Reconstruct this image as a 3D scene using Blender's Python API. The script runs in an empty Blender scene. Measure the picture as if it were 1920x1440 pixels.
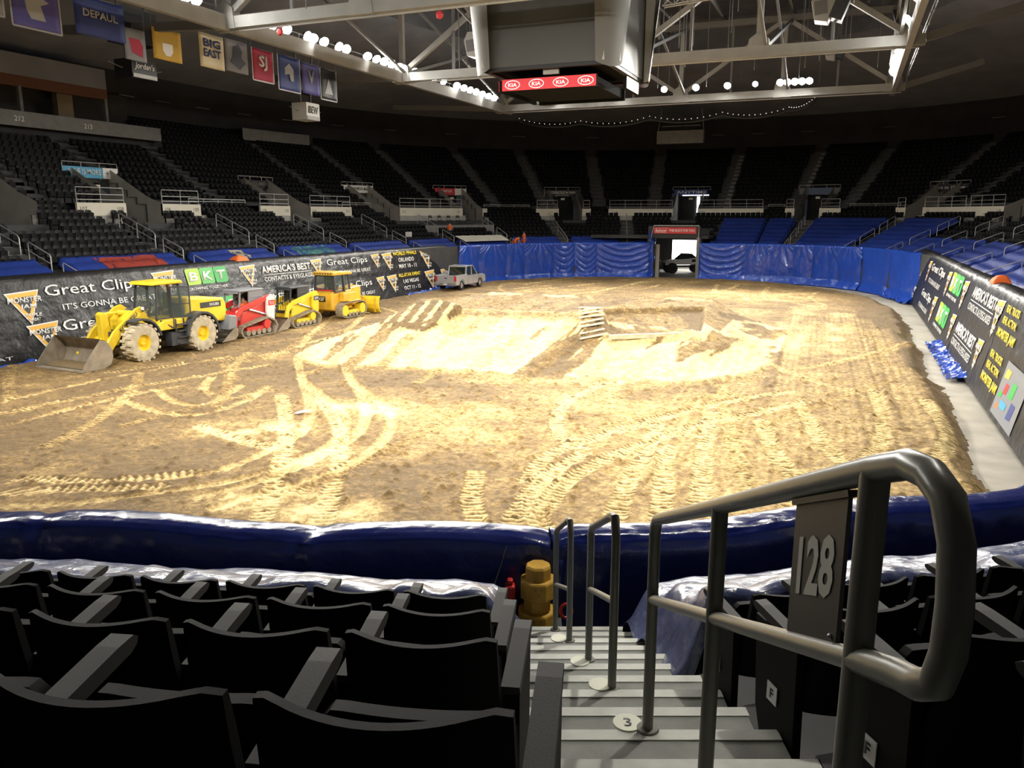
import bpy, bmesh, math, random, bisect
import numpy as np
from mathutils import Vector, Matrix
random.seed(7); rng = np.random.default_rng(5)
SC = bpy.context.scene
COL = SC.collection
PI = math.pi
# ---------------------------------------------------------------- camera, world, exposure
H = 6.4; PHI = math.radians(22.5); TH = math.atan(315/1500)
cd = bpy.data.cameras.new('camera'); cam = bpy.data.objects.new('camera', cd); COL.objects.link(cam)
cam.location = (0, 0, H); cam.rotation_euler = (PI/2-TH, 0, PHI)
cd.sensor_width = 36; cd.lens = 1500/1920*36; cd.clip_start = .02; cd.clip_end = 400
SC.camera = cam
SC.view_settings.view_transform = 'Standard'; SC.view_settings.look = 'None'
SC.view_settings.exposure = 0.0; SC.view_settings.gamma = 1
w = bpy.data.worlds.new('world'); SC.world = w; w.use_nodes = True
w.node_tree.nodes['Background'].inputs[0].default_value = (.75, .85, 1, 1)
w.node_tree.nodes['Background'].inputs[1].default_value = .018
LAMP_W = 9100.0        # each floodlight
LAMP_COL = (1, .95, .86)

# ---------------------------------------------------------------- materials
MATS = {}
def mat(name, col, rough=.6, metal=0, spec=.5, emit=0, noise=0, nscale=4, bump=0, bscale=20, coat=0, alpha=1, bdist=.05, trans=0):
    if name in MATS: return MATS[name]
    m = bpy.data.materials.new(name); m.use_nodes = True
    nt = m.node_tree; b = nt.nodes['Principled BSDF']
    b.inputs['Base Color'].default_value = (*col, 1); b.inputs['Roughness'].default_value = rough
    b.inputs['Metallic'].default_value = metal; b.inputs['Specular IOR Level'].default_value = spec
    b.inputs['Coat Weight'].default_value = coat
    b.inputs['Transmission Weight'].default_value = trans
    if emit:
        b.inputs['Emission Color'].default_value = (*col, 1); b.inputs['Emission Strength'].default_value = emit
    if alpha < 1: b.inputs['Alpha'].default_value = alpha
    if noise or bump:
        tc = nt.nodes.new('ShaderNodeTexCoord')
    if noise:
        n = nt.nodes.new('ShaderNodeTexNoise'); n.inputs['Scale'].default_value = nscale; n.inputs['Detail'].default_value = 6
        nt.links.new(tc.outputs['Object'], n.inputs['Vector'])
        r = nt.nodes.new('ShaderNodeMapRange'); r.inputs[1].default_value = .3; r.inputs[2].default_value = .7
        r.inputs[3].default_value = 1-noise; r.inputs[4].default_value = 1+noise*.6
        nt.links.new(n.outputs['Fac'], r.inputs[0])
        x = nt.nodes.new('ShaderNodeVectorMath'); x.operation = 'SCALE'; x.inputs[0].default_value = col
        nt.links.new(r.outputs[0], x.inputs['Scale']); nt.links.new(x.outputs[0], b.inputs['Base Color'])
    if bump:
        n = nt.nodes.new('ShaderNodeTexNoise'); n.inputs['Scale'].default_value = bscale; n.inputs['Detail'].default_value = 5
        nt.links.new(tc.outputs['Object'], n.inputs['Vector'])
        bp = nt.nodes.new('ShaderNodeBump'); bp.inputs['Strength'].default_value = bump; bp.inputs['Distance'].default_value = bdist
        nt.links.new(n.outputs['Fac'], bp.inputs['Height']); nt.links.new(bp.outputs[0], b.inputs['Normal'])
    MATS[name] = m; return m
M = dict(
 concrete=mat('concrete', (.42, .39, .33), .8, noise=.25, nscale=.8, bump=.2, bscale=12),
 gray_paint=mat('gray painted concrete', (.20, .20, .19), .8, noise=.15, nscale=2),
 cheek=mat('light grey side wall', (.40, .39, .36), .8, noise=.15, nscale=1),
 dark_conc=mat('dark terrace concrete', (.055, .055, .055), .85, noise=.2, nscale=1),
 fascia=mat('cream fascia', (.72, .69, .58), .6, noise=.06, nscale=1),
 black=mat('black seat plastic', (.005, .005, .0055), .6, spec=.10, bump=.15, bscale=220, bdist=.002),
 arm=mat('grey black armrest plastic', (.030, .030, .029), .55, spec=.2, bump=.2, bscale=160, bdist=.002),
 farseat=mat('black far seat plastic', (.0075, .0075, .0085), .6, spec=.18),
 rail=mat('grey green enamel rail', (.15, .15, .128), .33, spec=.5, bump=.08, bscale=90, bdist=.003),
 steel=mat('pale painted rail', (.50, .50, .48), .4, metal=.3),
 tread=mat('grey stair tread', (.20, .205, .185), .85, noise=.22, nscale=5, bump=.3, bscale=90, bdist=.004),
 stripe=mat('pale grey nosing stripe', (.46, .47, .43), .75, noise=.15, nscale=9, bump=.2, bscale=80, bdist=.003),
 blue=mat('blue tarpaulin sheet', (.025, .085, .50), .12, spec=.9, noise=.10, nscale=.6, bump=.35, bscale=3.0, bdist=.10),
 bluemat=mat('blue tarpaulin over seats', (.018, .045, .27), .38, spec=.5, noise=.15, nscale=.8, bump=.5, bscale=6, bdist=.06),
 navy=mat('navy tarpaulin', (.006, .013, .095), .20, spec=.6, bump=.35, bscale=3.0, bdist=.08),
 vinyl=mat('black printed vinyl', (.012, .012, .013), .40, spec=.4, noise=.2, nscale=2, bump=.6, bscale=1.6, bdist=.14),
 white=mat('white print', (.85, .85, .83), .5), cream=mat('cream print', (.72, .64, .42), .5),
 yellow_print=mat('yellow print', (.90, .70, .03), .5), orange_print=mat('amber print', (.88, .48, .06), .5),
 green=mat('green print', (.03, .42, .07), .5), lime=mat('lime print', (.42, .68, .04), .5), green2=mat('mid green print', (.10, .50, .10), .5),
 red=mat('red print', (.62, .03, .035), .45), skyblue=mat('sky blue print', (.05, .36, .60), .5),
 purple=mat('purple print', (.10, .09, .33), .6), navyprint=mat('navy print', (.03, .05, .22), .6),
 gold=mat('gold banner cloth', (.62, .40, .06), .7), maroon=mat('crimson banner cloth', (.42, .03, .07), .7),
 orange=mat('orange cloth', (.95, .17, .03), .7), skin=mat('skin', (.55, .33, .24), .6), denim=mat('dark trousers', (.03, .035, .05), .8),
 chrome=mat('bright metal', (.6, .6, .6), .25, metal=.9),
 truss=mat('grey painted steel', (.33, .33, .315), .6, noise=.1, nscale=1), truss_dark=mat('dark roof steel', (.17, .17, .17), .7),
 ceil=mat('dark ribbed roof deck', (.14, .145, .165), .85, noise=.25, nscale=.5), ceil2=mat('grey sloping soffit', (.265, .27, .305), .85, noise=.2, nscale=.4),
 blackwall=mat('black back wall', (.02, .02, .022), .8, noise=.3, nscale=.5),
 lens=mat('lit floodlight glass', (1, .97, .90), .3, emit=300), lamp_body=mat('lamp housing', (.10, .10, .10), .5),
 panel=mat('scoreboard grey screen', (.065, .064, .058), .45, noise=.06, nscale=.6), panel_trim=mat('scoreboard trim', (.40, .40, .39), .45),
 matte=mat('matte black', (.012, .012, .012), .95, spec=.05),
 black_flat=mat('black metal', (.015, .015, .016), .5),
 cyel=mat('machine yellow', (.86, .62, .03), .4, coat=.3, noise=.12, nscale=2), cgold=mat('machine amber yellow', (.75, .44, .04), .42, coat=.3, noise=.12, nscale=2),
 mred=mat('machine red', (.60, .035, .03), .4, coat=.3), mwhite=mat('machine white', (.75, .73, .70), .45),
 mdark=mat('machine charcoal', (.045, .048, .055), .5, noise=.2), mgray=mat('machine grey', (.22, .23, .25), .5),
 bucket=mat('worn bucket steel', (.36, .31, .24), .45, metal=.35, noise=.3, nscale=2.5), mud=mat('caked mud', (.17, .12, .06), .95),
 tyre=mat('dusty tyre rubber', (.52, .45, .32), .9, noise=.3, nscale=4), tyre_black=mat('black tyre rubber', (.02, .02, .02), .7),
 track=mat('muddy steel track', (.33, .28, .20), .75, noise=.35, nscale=5), glass=mat('dark cab glass', (.02, .03, .03), .06, spec=.8),
 clearglass=mat('tinted clear glass', (.10, .13, .12), .03, spec=.7, alpha=.45),
 silver=mat('silver car paint', (.62, .63, .65), .28, metal=.55, coat=.6),
 yplas=mat('scuffed yellow plastic', (.46, .26, .025), .6, noise=.25, nscale=6, bump=.2, bscale=60, bdist=.004),
 redplas=mat('red plastic', (.45, .02, .015), .35),
 day=mat('white daylight', (1, 1, 1), .5, emit=7), amber_lit=mat('lit advertising panel', (1, .80, .55), .5, emit=.7), red_lit=mat('lit red ribbon screen', (.62, .035, .045), .5, emit=.55),
 white_lit=mat('lit white lettering', (1, .85, .85), .5, emit=.8),
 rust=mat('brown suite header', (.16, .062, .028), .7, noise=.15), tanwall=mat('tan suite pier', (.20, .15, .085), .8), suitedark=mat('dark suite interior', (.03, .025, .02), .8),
 plaque=mat('pale letter plaque', (.5, .5, .48), .4), disc=mat('pale floor number disc', (.55, .56, .45), .5),
 sign_dark=mat('dark sign plate', (.028, .028, .026), .5, bump=.1, bscale=60, bdist=.003), sign_num=mat('pale grey number paint', (.36, .36, .32), .6),
)

# ---------------------------------------------------------------- object helpers
def setp(o, label=None, cat=None, group=None, kind=None):
    if label: o['label'] = label
    if cat: o['category'] = cat
    if group: o['group'] = group
    if kind: o['kind'] = kind
    return o
def thing(name, label, cat, loc=(0, 0, 0), rz=0, group=None):
    o = bpy.data.objects.new(name, None); COL.objects.link(o); o.empty_display_size = .2
    o.location = loc; o.rotation_euler = (0, 0, rz)
    return setp(o, label, cat, group)
def copy_tree(o, parent=None):
    c = o.copy(); COL.objects.link(c)
    if parent: c.parent = parent
    for ch in list(o.children): copy_tree(ch, c)
    return c
class MB:
    """collects shapes, builds ONE mesh object"""
    def __init__(s): s.v = []; s.f = []; s.mi = []; s.cur = 0
    def add(s, vs, fs):
        n = len(s.v); s.v += [tuple(v) for v in vs]; s.f += [tuple(i+n for i in f) for f in fs]; s.mi += [s.cur]*len(fs); return s
    def box(s, c, d, rz=0, rx=0, ry=0):
        x, y, z = d[0]/2, d[1]/2, d[2]/2
        R = Matrix.Rotation(rz, 3, 'Z') @ Matrix.Rotation(ry, 3, 'Y') @ Matrix.Rotation(rx, 3, 'X'); C = Vector(c)
        vs = [C+R@Vector(p) for p in [(-x,-y,-z),(x,-y,-z),(x,y,-z),(-x,y,-z),(-x,-y,z),(x,-y,z),(x,y,z),(-x,y,z)]]
        return s.add(vs, [(0,3,2,1),(4,5,6,7),(0,1,5,4),(1,2,6,5),(2,3,7,6),(3,0,4,7)])
    def b2(s, lo, hi): return s.box([(a+b)/2 for a, b in zip(lo, hi)], [abs(b-a) for a, b in zip(lo, hi)])
    def bar(s, a, b, w, h=None, up=(0, 0, 1)):
        a, b = Vector(a), Vector(b); h = h or w; d = (b-a).normalized(); u = Vector(up)
        if abs(d.dot(u)) > .98: u = Vector((1, 0, 0))
        r = d.cross(u).normalized(); u = r.cross(d)
        vs = [p+r*(i*w/2)+u*(j*h/2) for p in (a, b) for i, j in ((-1,-1),(1,-1),(1,1),(-1,1))]
        return s.add(vs, [(0,1,2,3),(7,6,5,4),(0,4,5,1),(1,5,6,2),(2,6,7,3),(3,7,4,0)])
    def tube(s, pts, r, n=8, closed=False, caps=True):
        pts = [Vector(p) for p in pts]; rs = r if isinstance(r, (list, tuple)) else [r]*len(pts); N_ = len(pts); vs = []; fs = []
        pd = None
        for i, p in enumerate(pts):
            if closed: t = (pts[(i+1)%N_]-pts[i-1]).normalized()
            else: t = (pts[min(i+1, N_-1)]-pts[max(i-1, 0)]).normalized()
            if pd is None:
                a = t.orthogonal().normalized()
            else:
                a = pd-t*pd.dot(t)
                a = a.normalized() if a.length > 1e-6 else t.orthogonal().normalized()
            pd = a; b = t.cross(a)
            for k in range(n):
                q = 2*PI*k/n; vs.append(p+(a*math.cos(q)+b*math.sin(q))*rs[i])
        m = N_ if closed else N_-1
        for i in range(m):
            for k in range(n):
                j = (i+1)%N_; fs.append((i*n+k, i*n+(k+1)%n, j*n+(k+1)%n, j*n+k))
        if caps and not closed: fs.append(tuple(range(n-1, -1, -1))); fs.append(tuple((N_-1)*n+k for k in range(n)))
        return s.add(vs, fs)
    def lathe(s, prof, c=(0, 0, 0), axis='z', n=24, a0=0):
        vs = []; fs = []; m = len(prof)
        for k in range(n):
            q = 2*PI*k/n+a0
            for r, h in prof:
                x, y = r*math.cos(q), r*math.sin(q)
                p = (x, y, h) if axis == 'z' else ((h, x, y) if axis == 'x' else (y, h, x))
                vs.append((p[0]+c[0], p[1]+c[1], p[2]+c[2]))
        for k in range(n):
            for i in range(m-1): fs.append((k*m+i, ((k+1)%n)*m+i, ((k+1)%n)*m+i+1, k*m+i+1))
        return s.add(vs, fs)
    def prism(s, poly, a, b, axis='x'):
        """poly in the plane normal to axis, extruded a..b"""
        def P3(p, t):
            return (t, p[0], p[1]) if axis == 'x' else ((p[0], t, p[1]) if axis == 'y' else (p[0], p[1], t))
        n = len(poly); vs = [P3(p, a) for p in poly]+[P3(p, b) for p in poly]
        return s.add(vs, [tuple(range(n-1, -1, -1)), tuple(range(n, 2*n))]+[(i, (i+1)%n, n+(i+1)%n, n+i) for i in range(n)])
    def sheet(s, a, b, c, d): return s.add([a, b, c, d], [(0, 1, 2, 3)])
    def ball(s, c, r, n=10, m=7):
        r = r if isinstance(r, (list, tuple)) else (r, r, r)
        vs = []; fs = []
        for i in range(m+1):
            t = PI*i/m
            for k in range(n):
                q = 2*PI*k/n; vs.append((c[0]+r[0]*math.sin(t)*math.cos(q), c[1]+r[1]*math.sin(t)*math.sin(q), c[2]+r[2]*math.cos(t)))
        for i in range(m):
            for k in range(n): fs.append((i*n+k, (i+1)*n+k, (i+1)*n+(k+1)%n, i*n+(k+1)%n))
        return s.add(vs, fs)
    def mesh(s, name, m, smooth=False):
        me = bpy.data.meshes.new(name); me.from_pydata(s.v, [], s.f)
        for x in (m if isinstance(m, (list, tuple)) else [m]): me.materials.append(x)
        if isinstance(m, (list, tuple)): me.polygons.foreach_set('material_index', s.mi)
        bm = bmesh.new(); bm.from_mesh(me); bmesh.ops.recalc_face_normals(bm, faces=bm.faces)
        if smooth:
            for f in bm.faces: f.smooth = True
        bm.to_mesh(me); bm.free()
        if smooth: me.set_sharp_from_angle(angle=math.radians(42))
        return me
    def build(s, name, m, parent=None, smooth=False, bevel=0):
        o = bpy.data.objects.new(name, s.mesh(name, m, smooth)); COL.objects.link(o)
        if parent: o.parent = parent
        if bevel:
            b = o.modifiers.new('bevel', 'BEVEL'); b.width = bevel; b.segments = 2; b.limit_method = 'ANGLE'
        return o
def grid_obj(name, V, m, parent=None, smooth=True, attr=None, doubles=False):
    """V: array (a,b,3) -> grid mesh"""
    a, b = V.shape[:2]; me = bpy.data.meshes.new(name)
    me.vertices.add(a*b); me.vertices.foreach_set('co', V.reshape(-1).astype(np.float32))
    i = np.arange(a*b).reshape(a, b); q = np.stack([i[:-1, :-1], i[1:, :-1], i[1:, 1:], i[:-1, 1:]], -1).reshape(-1, 4)
    me.loops.add(q.size); me.loops.foreach_set('vertex_index', q.reshape(-1).astype(np.int32))
    me.polygons.add(len(q)); me.polygons.foreach_set('loop_start', np.arange(0, q.size, 4, dtype=np.int32))
    me.polygons.foreach_set('loop_total', np.full(len(q), 4, dtype=np.int32))
    me.polygons.foreach_set('use_smooth', np.full(len(q), smooth))
    me.update(); me.validate(); me.materials.append(m)
    if attr is not None:
        for k, arr in attr.items():
            at_ = me.attributes.new(k, 'FLOAT', 'POINT'); at_.data.foreach_set('value', arr.reshape(-1).astype(np.float32))
    o = bpy.data.objects.new(name, me); COL.objects.link(o)
    if parent: o.parent = parent
    return o
def text_obj(txt, name, m, mtx, height, width=None, parent=None, extrude=.004, bold=0, shear=0, align='CENTER', spacing=1):
    """lettering as a mesh; mtx maps x=right, y=up, z=out. height = cap height; width fits the run"""
    cu = bpy.data.curves.new(name, 'FONT'); cu.body = txt; cu.size = 1; cu.align_x = align; cu.align_y = 'CENTER'
    cu.extrude = 0; cu.offset = bold; cu.shear = shear; cu.resolution_u = 2; cu.space_character = spacing
    o = bpy.data.objects.new(name, cu); COL.objects.link(o)
    dg = bpy.context.evaluated_depsgraph_get(); me = bpy.data.meshes.new_from_object(o.evaluated_get(dg))
    bpy.data.objects.remove(o); bpy.data.curves.remove(cu)
    n = len(me.vertices)
    if n:
        co = np.zeros(n*3); me.vertices.foreach_get('co', co); co = co.reshape(-1, 3)
        lo, hi = co.min(0), co.max(0); sy = height/(hi[1]-lo[1])
        sx = width/(hi[0]-lo[0]) if width else sy
        cx = (lo[0]+hi[0])/2 if align == 'CENTER' else lo[0]
        co[:, 0] = (co[:, 0]-cx)*sx; co[:, 1] = (co[:, 1]-(lo[1]+hi[1])/2)*sy
        me.vertices.foreach_set('co', co.reshape(-1))
    me.materials.clear(); me.materials.append(m); me.name = name
    ob = bpy.data.objects.new(name, me); COL.objects.link(ob); ob.matrix_world = mtx
    if extrude:
        bm = bmesh.new(); bm.from_mesh(me)
        r = bmesh.ops.extrude_face_region(bm, geom=bm.faces[:]); 
        bmesh.ops.translate(bm, verts=[g for g in r['geom'] if isinstance(g, bmesh.types.BMVert)], vec=(0, 0, extrude))
        bm.to_mesh(me); bm.free()
    if parent: ob.parent = parent; ob.matrix_local = mtx
    return ob
def frame(o, r, u):
    r = Vector(r).normalized(); u = Vector(u); n = r.cross(u).normalized(); u = n.cross(r)
    m = Matrix.Identity(4)
    for i in range(3): m[i][0] = r[i]; m[i][1] = u[i]; m[i][2] = n[i]; m[i][3] = o[i]
    return m
def noise2(X, Y, sc, seed=0):
    r = np.random.default_rng(seed).random((256, 256))
    x = X/sc+1000.3; y = Y/sc+1000.7; xi = np.floor(x).astype(int); yi = np.floor(y).astype(int)
    fx = x-xi; fy = y-yi; fx = fx*fx*(3-2*fx); fy = fy*fy*(3-2*fy)
    g = lambda a, b: r[a % 256, b % 256]
    return (g(xi, yi)*(1-fx)+g(xi+1, yi)*fx)*(1-fy)+(g(xi, yi+1)*(1-fx)+g(xi+1, yi+1)*fx)*fy
def fbm(X, Y, sc, seed=0, o=4):
    t = 0; a = .5; s = 0
    for k in range(o): t = t+a*noise2(X, Y, sc/2**k, seed+k); s += a; a *= .5
    return t/s
def sst(a, b, x): t = np.clip((x-a)/(b-a), 0, 1); return t*t*(3-2*t)
# view-aligned stair frame: lateral r, forward f -> world
CP, SP = math.cos(PHI), math.sin(PHI)
def vf(r, f, z=0): return Vector((r*CP-f*SP, r*SP+f*CP, z))
ORD = ['first','second','third','fourth','fifth','sixth','seventh','eighth','ninth','tenth','eleventh','twelfth','thirteenth','fourteenth','fifteenth','sixteenth','seventeenth','eighteenth','nineteenth','twentieth','twenty-first','twenty-second','twenty-third','twenty-fourth','twenty-fifth']
# ---------------------------------------------------------------- bowl plan: loop of the boards, counter-clockwise
LP=[(-14,4.3),(-8.37,5.51),(-5.41,6.42),(-2.56,7.33),(-.77,8.55),(2.17,10.72),(4.3,14.2),(5.4,19),(5.4,64),(3.8,71.5),(0.6,77.5),(-3.5,81.3),(-9,82),(-20,82),(-25.2,79.8),(-29.6,75),(-32.4,68),(-33.4,60),(-33.4,22),(-32.2,16.5),(-28.5,10.5),(-22,6)]
def build_path(step=.5):
    pts=[];n=len(LP)
    for i in range(n):
        a=LP[i];b=LP[(i+1)%n];L=math.dist(a,b);m=max(1,round(L/step))
        for k in range(m):pts.append((a[0]+(b[0]-a[0])*k/m,a[1]+(b[1]-a[1])*k/m))
    n=len(pts);P=[]
    for i in range(n):   # light smoothing away from the near facets
        x,y=pts[i]
        if y<12 and -9<x<3:P.append((x,y));continue
        w=6;sx=sy=0
        for k in range(-w,w+1):
            q=pts[(i+k)%n];sx+=q[0];sy+=q[1]
        P.append((sx/(2*w+1),sy/(2*w+1)))
    N=[]
    for i in range(n):
        w=2 if (P[i][1]<12 and -9<P[i][0]<3) else 8
        a=P[(i-w)%n];b=P[(i+w)%n];dx,dy=b[0]-a[0],b[1]-a[1];L=math.hypot(dx,dy)
        N.append((dy/L,-dx/L))
    S=[0]
    for i in range(n-1):S.append(S[-1]+math.dist(P[i],P[i+1]))
    T=S[-1]+math.dist(P[-1],P[0])
    return P,N,S,T
P,N,S,T=build_path()
def at(s,d=0):
    s%=T
    i=bisect.bisect_right(S,s)-1;j=(i+1)%len(P);L=(S[j] if j else T)-S[i];t=(s-S[i])/L if L>0 else 0
    x=P[i][0]*(1-t)+P[j][0]*t;y=P[i][1]*(1-t)+P[j][1]*t
    nx=N[i][0]*(1-t)+N[j][0]*t;ny=N[i][1]*(1-t)+N[j][1]*t;l=math.hypot(nx,ny);nx/=l;ny/=l
    return x+nx*d,y+ny*d,nx,ny
def hwall(s):
    s %= T
    k = min(abs(s-8), T-abs(s-8)) if s > 8 else 8-s
    k = min(abs(s-8), abs(s-8-T))
    return 3.13+.57*float(sst(13, 22, k))
def rng_s(a, b, st=.8):
    n = max(1, math.ceil((b-a)/st)); return [a+(b-a)*i/n for i in range(n+1)]
TREAD, RISE, D0, Z0 = .87, .373, .8, 2.57
UD0, UZ0, UTR, URI = 10.9, 7.2, .82, .47
NLOW, NUP = 10, 15
TUN = (101.6, 106.3)            # vehicle tunnel through the far boards
VOM = [(153.3, 156.3), (137.3, 139.8), (127.0, 128.9), (119.2, 120.9), (111.8, 113.4), (103.3, 105.4), (93.4, 94.95), (87.5, 88.6), (79.4, 81.1), (162.5, 165.5), (69, 71)]
LAIS = [167, 158.3, 150, 141.3, 132.8, 126.3, 120.0, 114.3, 108.8, 93.9, 88.3, 83, 78.6, 72.8, 63.2, 54, 45, 36, 176]
UAIS = [167.5, 160.8, 153.6, 145.6, 132.6, 127, 122.3, 117.5, 114, 110.5, 107, 101.2, 95.2, 92.2, 88.7, 85.8, 80, 72, 63, 54]
def wall_seg(name, a, b):
    m = MB(); pr = None
    for s in rng_s(a, b):
        h = hwall(s); x0, y0, *_ = at(s, 0); x1, y1, *_ = at(s, .18); c = [(x0, y0, 0), (x0, y0, h), (x1, y1, h), (x1, y1, 0)]
        if pr: m.add(pr+c, [(0, 1, 5, 4), (1, 2, 6, 5), (2, 3, 7, 6)])
        pr = c
    o = m.build(name, M['dark_conc']); setp(o, kind='structure'); return o
wall_seg('wall_near', 176, T+24); wall_seg('wall_right', 24, 72); wall_seg('wall_far', 72, TUN[0]); wall_seg('wall_far', TUN[1], 133); wall_seg('wall_left', 133, 176)
fl = MB().b2((-75, -25, -.3), (50, 135, 0)).build('floor', M['concrete']); setp(fl, kind='structure')
# ---- lower terraces (around the loop except the near block)
def terrace(name, s0, s1, n, d0, z0, tr, ri, cut, zb):
    m = MB(); S_ = rng_s(s0, s1, .6)
    for sa, sb in zip(S_, S_[1:]):
        sm = (sa+sb)/2
        for j in range(n):
            if cut(sm, j): continue
            da, db = d0+tr*j, d0+tr*(j+1); z = z0+ri*j; zl = z-ri if j else z-zb
            A = at(sa, da); B = at(sb, da); C = at(sb, db); D = at(sa, db)
            m.add([(A[0], A[1], zl), (B[0], B[1], zl), (B[0], B[1], z), (A[0], A[1], z), (C[0], C[1], z), (D[0], D[1], z)], [(0, 1, 2, 3), (3, 2, 4, 5)])
    o = m.build(name, M['dark_conc']); setp(o, kind='structure'); return o
def cutlow(s, j): return TUN[0]-.3 < s < TUN[1]+.3 and j < 6
def invom(s, e=0): return any(a-e < s < b+e for a, b in VOM)
def cutup(s, k): return invom(s) and k < 4
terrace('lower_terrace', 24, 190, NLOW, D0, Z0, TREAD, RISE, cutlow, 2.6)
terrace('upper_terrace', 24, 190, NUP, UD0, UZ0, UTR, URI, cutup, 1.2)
# extra seat rows that rise to the cross walk between the cream parapets
PAR = [(156.3, 159.9), (149.8, 153.3), (139.8, 143.4), (132.4, 137.3), (120.9, 127.0), (118.8, 119.2), (113.4, 115.0), (111.2, 111.8), (105.4, 110.0), (97.2, 103.3), (94.95, 95.6), (92.2, 93.4), (88.6, 89.2), (81.1, 87.5)]
def inpar(s): return any(a <= s <= b for a, b in PAR)
terrace('upper_lower_terrace', 24, 190, 2, 9.5, 6.25, .7, .373, lambda s, j: inpar(s) or invom(s), .5)
# grey wall behind the lower rows, dark where the openings are
def ring(name, a, b, d0, z0, d1, z1, m_, skip=None, kind='structure', thick=0, st=.8):
    m = MB(); S_ = rng_s(a, b, st)
    for sa, sb in zip(S_, S_[1:]):
        if skip and skip((sa+sb)/2): continue
        A, B, C, D = at(sa, d0), at(sb, d0), at(sb, d1), at(sa, d1)
        m.add([(A[0], A[1], z0), (B[0], B[1], z0), (C[0], C[1], z1), (D[0], D[1], z1)], [(0, 1, 2, 3)])
        if thick:
            E_, F_, G_, H_ = at(sa, d0+thick), at(sb, d0+thick), at(sb, d1+thick), at(sa, d1+thick)
            m.add([(E_[0], E_[1], z0), (F_[0], F_[1], z0), (G_[0], G_[1], z1), (H_[0], H_[1], z1)], [(3, 2, 1, 0)])
            m.add([(D[0], D[1], z1), (C[0], C[1], z1), (G_[0], G_[1], z1), (H_[0], H_[1], z1)], [(0, 1, 2, 3)])
            m.add([(A[0], A[1], z0), (B[0], B[1], z0), (F_[0], F_[1], z0), (E_[0], E_[1], z0)], [(0, 1, 2, 3)])
    o = m.build(name, m_); setp(o, kind=kind); return o
ring('wall_stand', 24, 190, 9.55, 5.0, 9.55, 6.45, M['cheek'], lambda s: invom(s), thick=.2)
ring('floor', 24, 190, 9.6, 7.18, 10.9, 7.18, M['dark_conc'], lambda s: not inpar(s) or invom(s))
def box_on_path(m, s, d, z, ds, dd, dz):
    x, y, nx, ny = at(s, d); return m.box((x, y, z), (ds, dd, dz), math.atan2(ny, nx)-PI/2)
def mtx_on_path(s, d, z):
    """text frame seen from inside the bowl"""
    x, y, nx, ny = at(s, d); return frame((x, y, z), (ny, -nx, 0), (0, 0, 1))
def rail_frame(m, pts_top, zdrop, r=.03, mids=(.5,), posts=None):
    """pts along a line; closed loop with posts and mid bars"""
    a, b = Vector(pts_top[0]), Vector(pts_top[-1]); dn = Vector((0, 0, -zdrop))
    m.tube([a+dn]+[a+dn*.12, a]+[b, b+dn*.12]+[b+dn], r, 6)
    for k in mids: m.tube([a+dn*k, b+dn*k], r*.8, 6)
    n = posts or max(1, round((b-a).length/1.6))
    for i in range(1, n): p = a.lerp(b, i/n); m.tube([p, p+dn], r*.85, 6)
NUM = {0: ('107', '108'), 1: ('108', '109'), 2: ('109', '110'), 3: ('110', '111'), 4: ('112', '113'), 6: (None, '113'), 7: ('114', None), 8: ('114', '115'), 9: ('115', '116'), 10: (None, '116'), 11: ('117', None), 12: (None, '117'), 13: ('118', '118')}
PNAME = {i: (' to '.join(x for x in v if x)) for i, v in NUM.items()}
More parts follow.
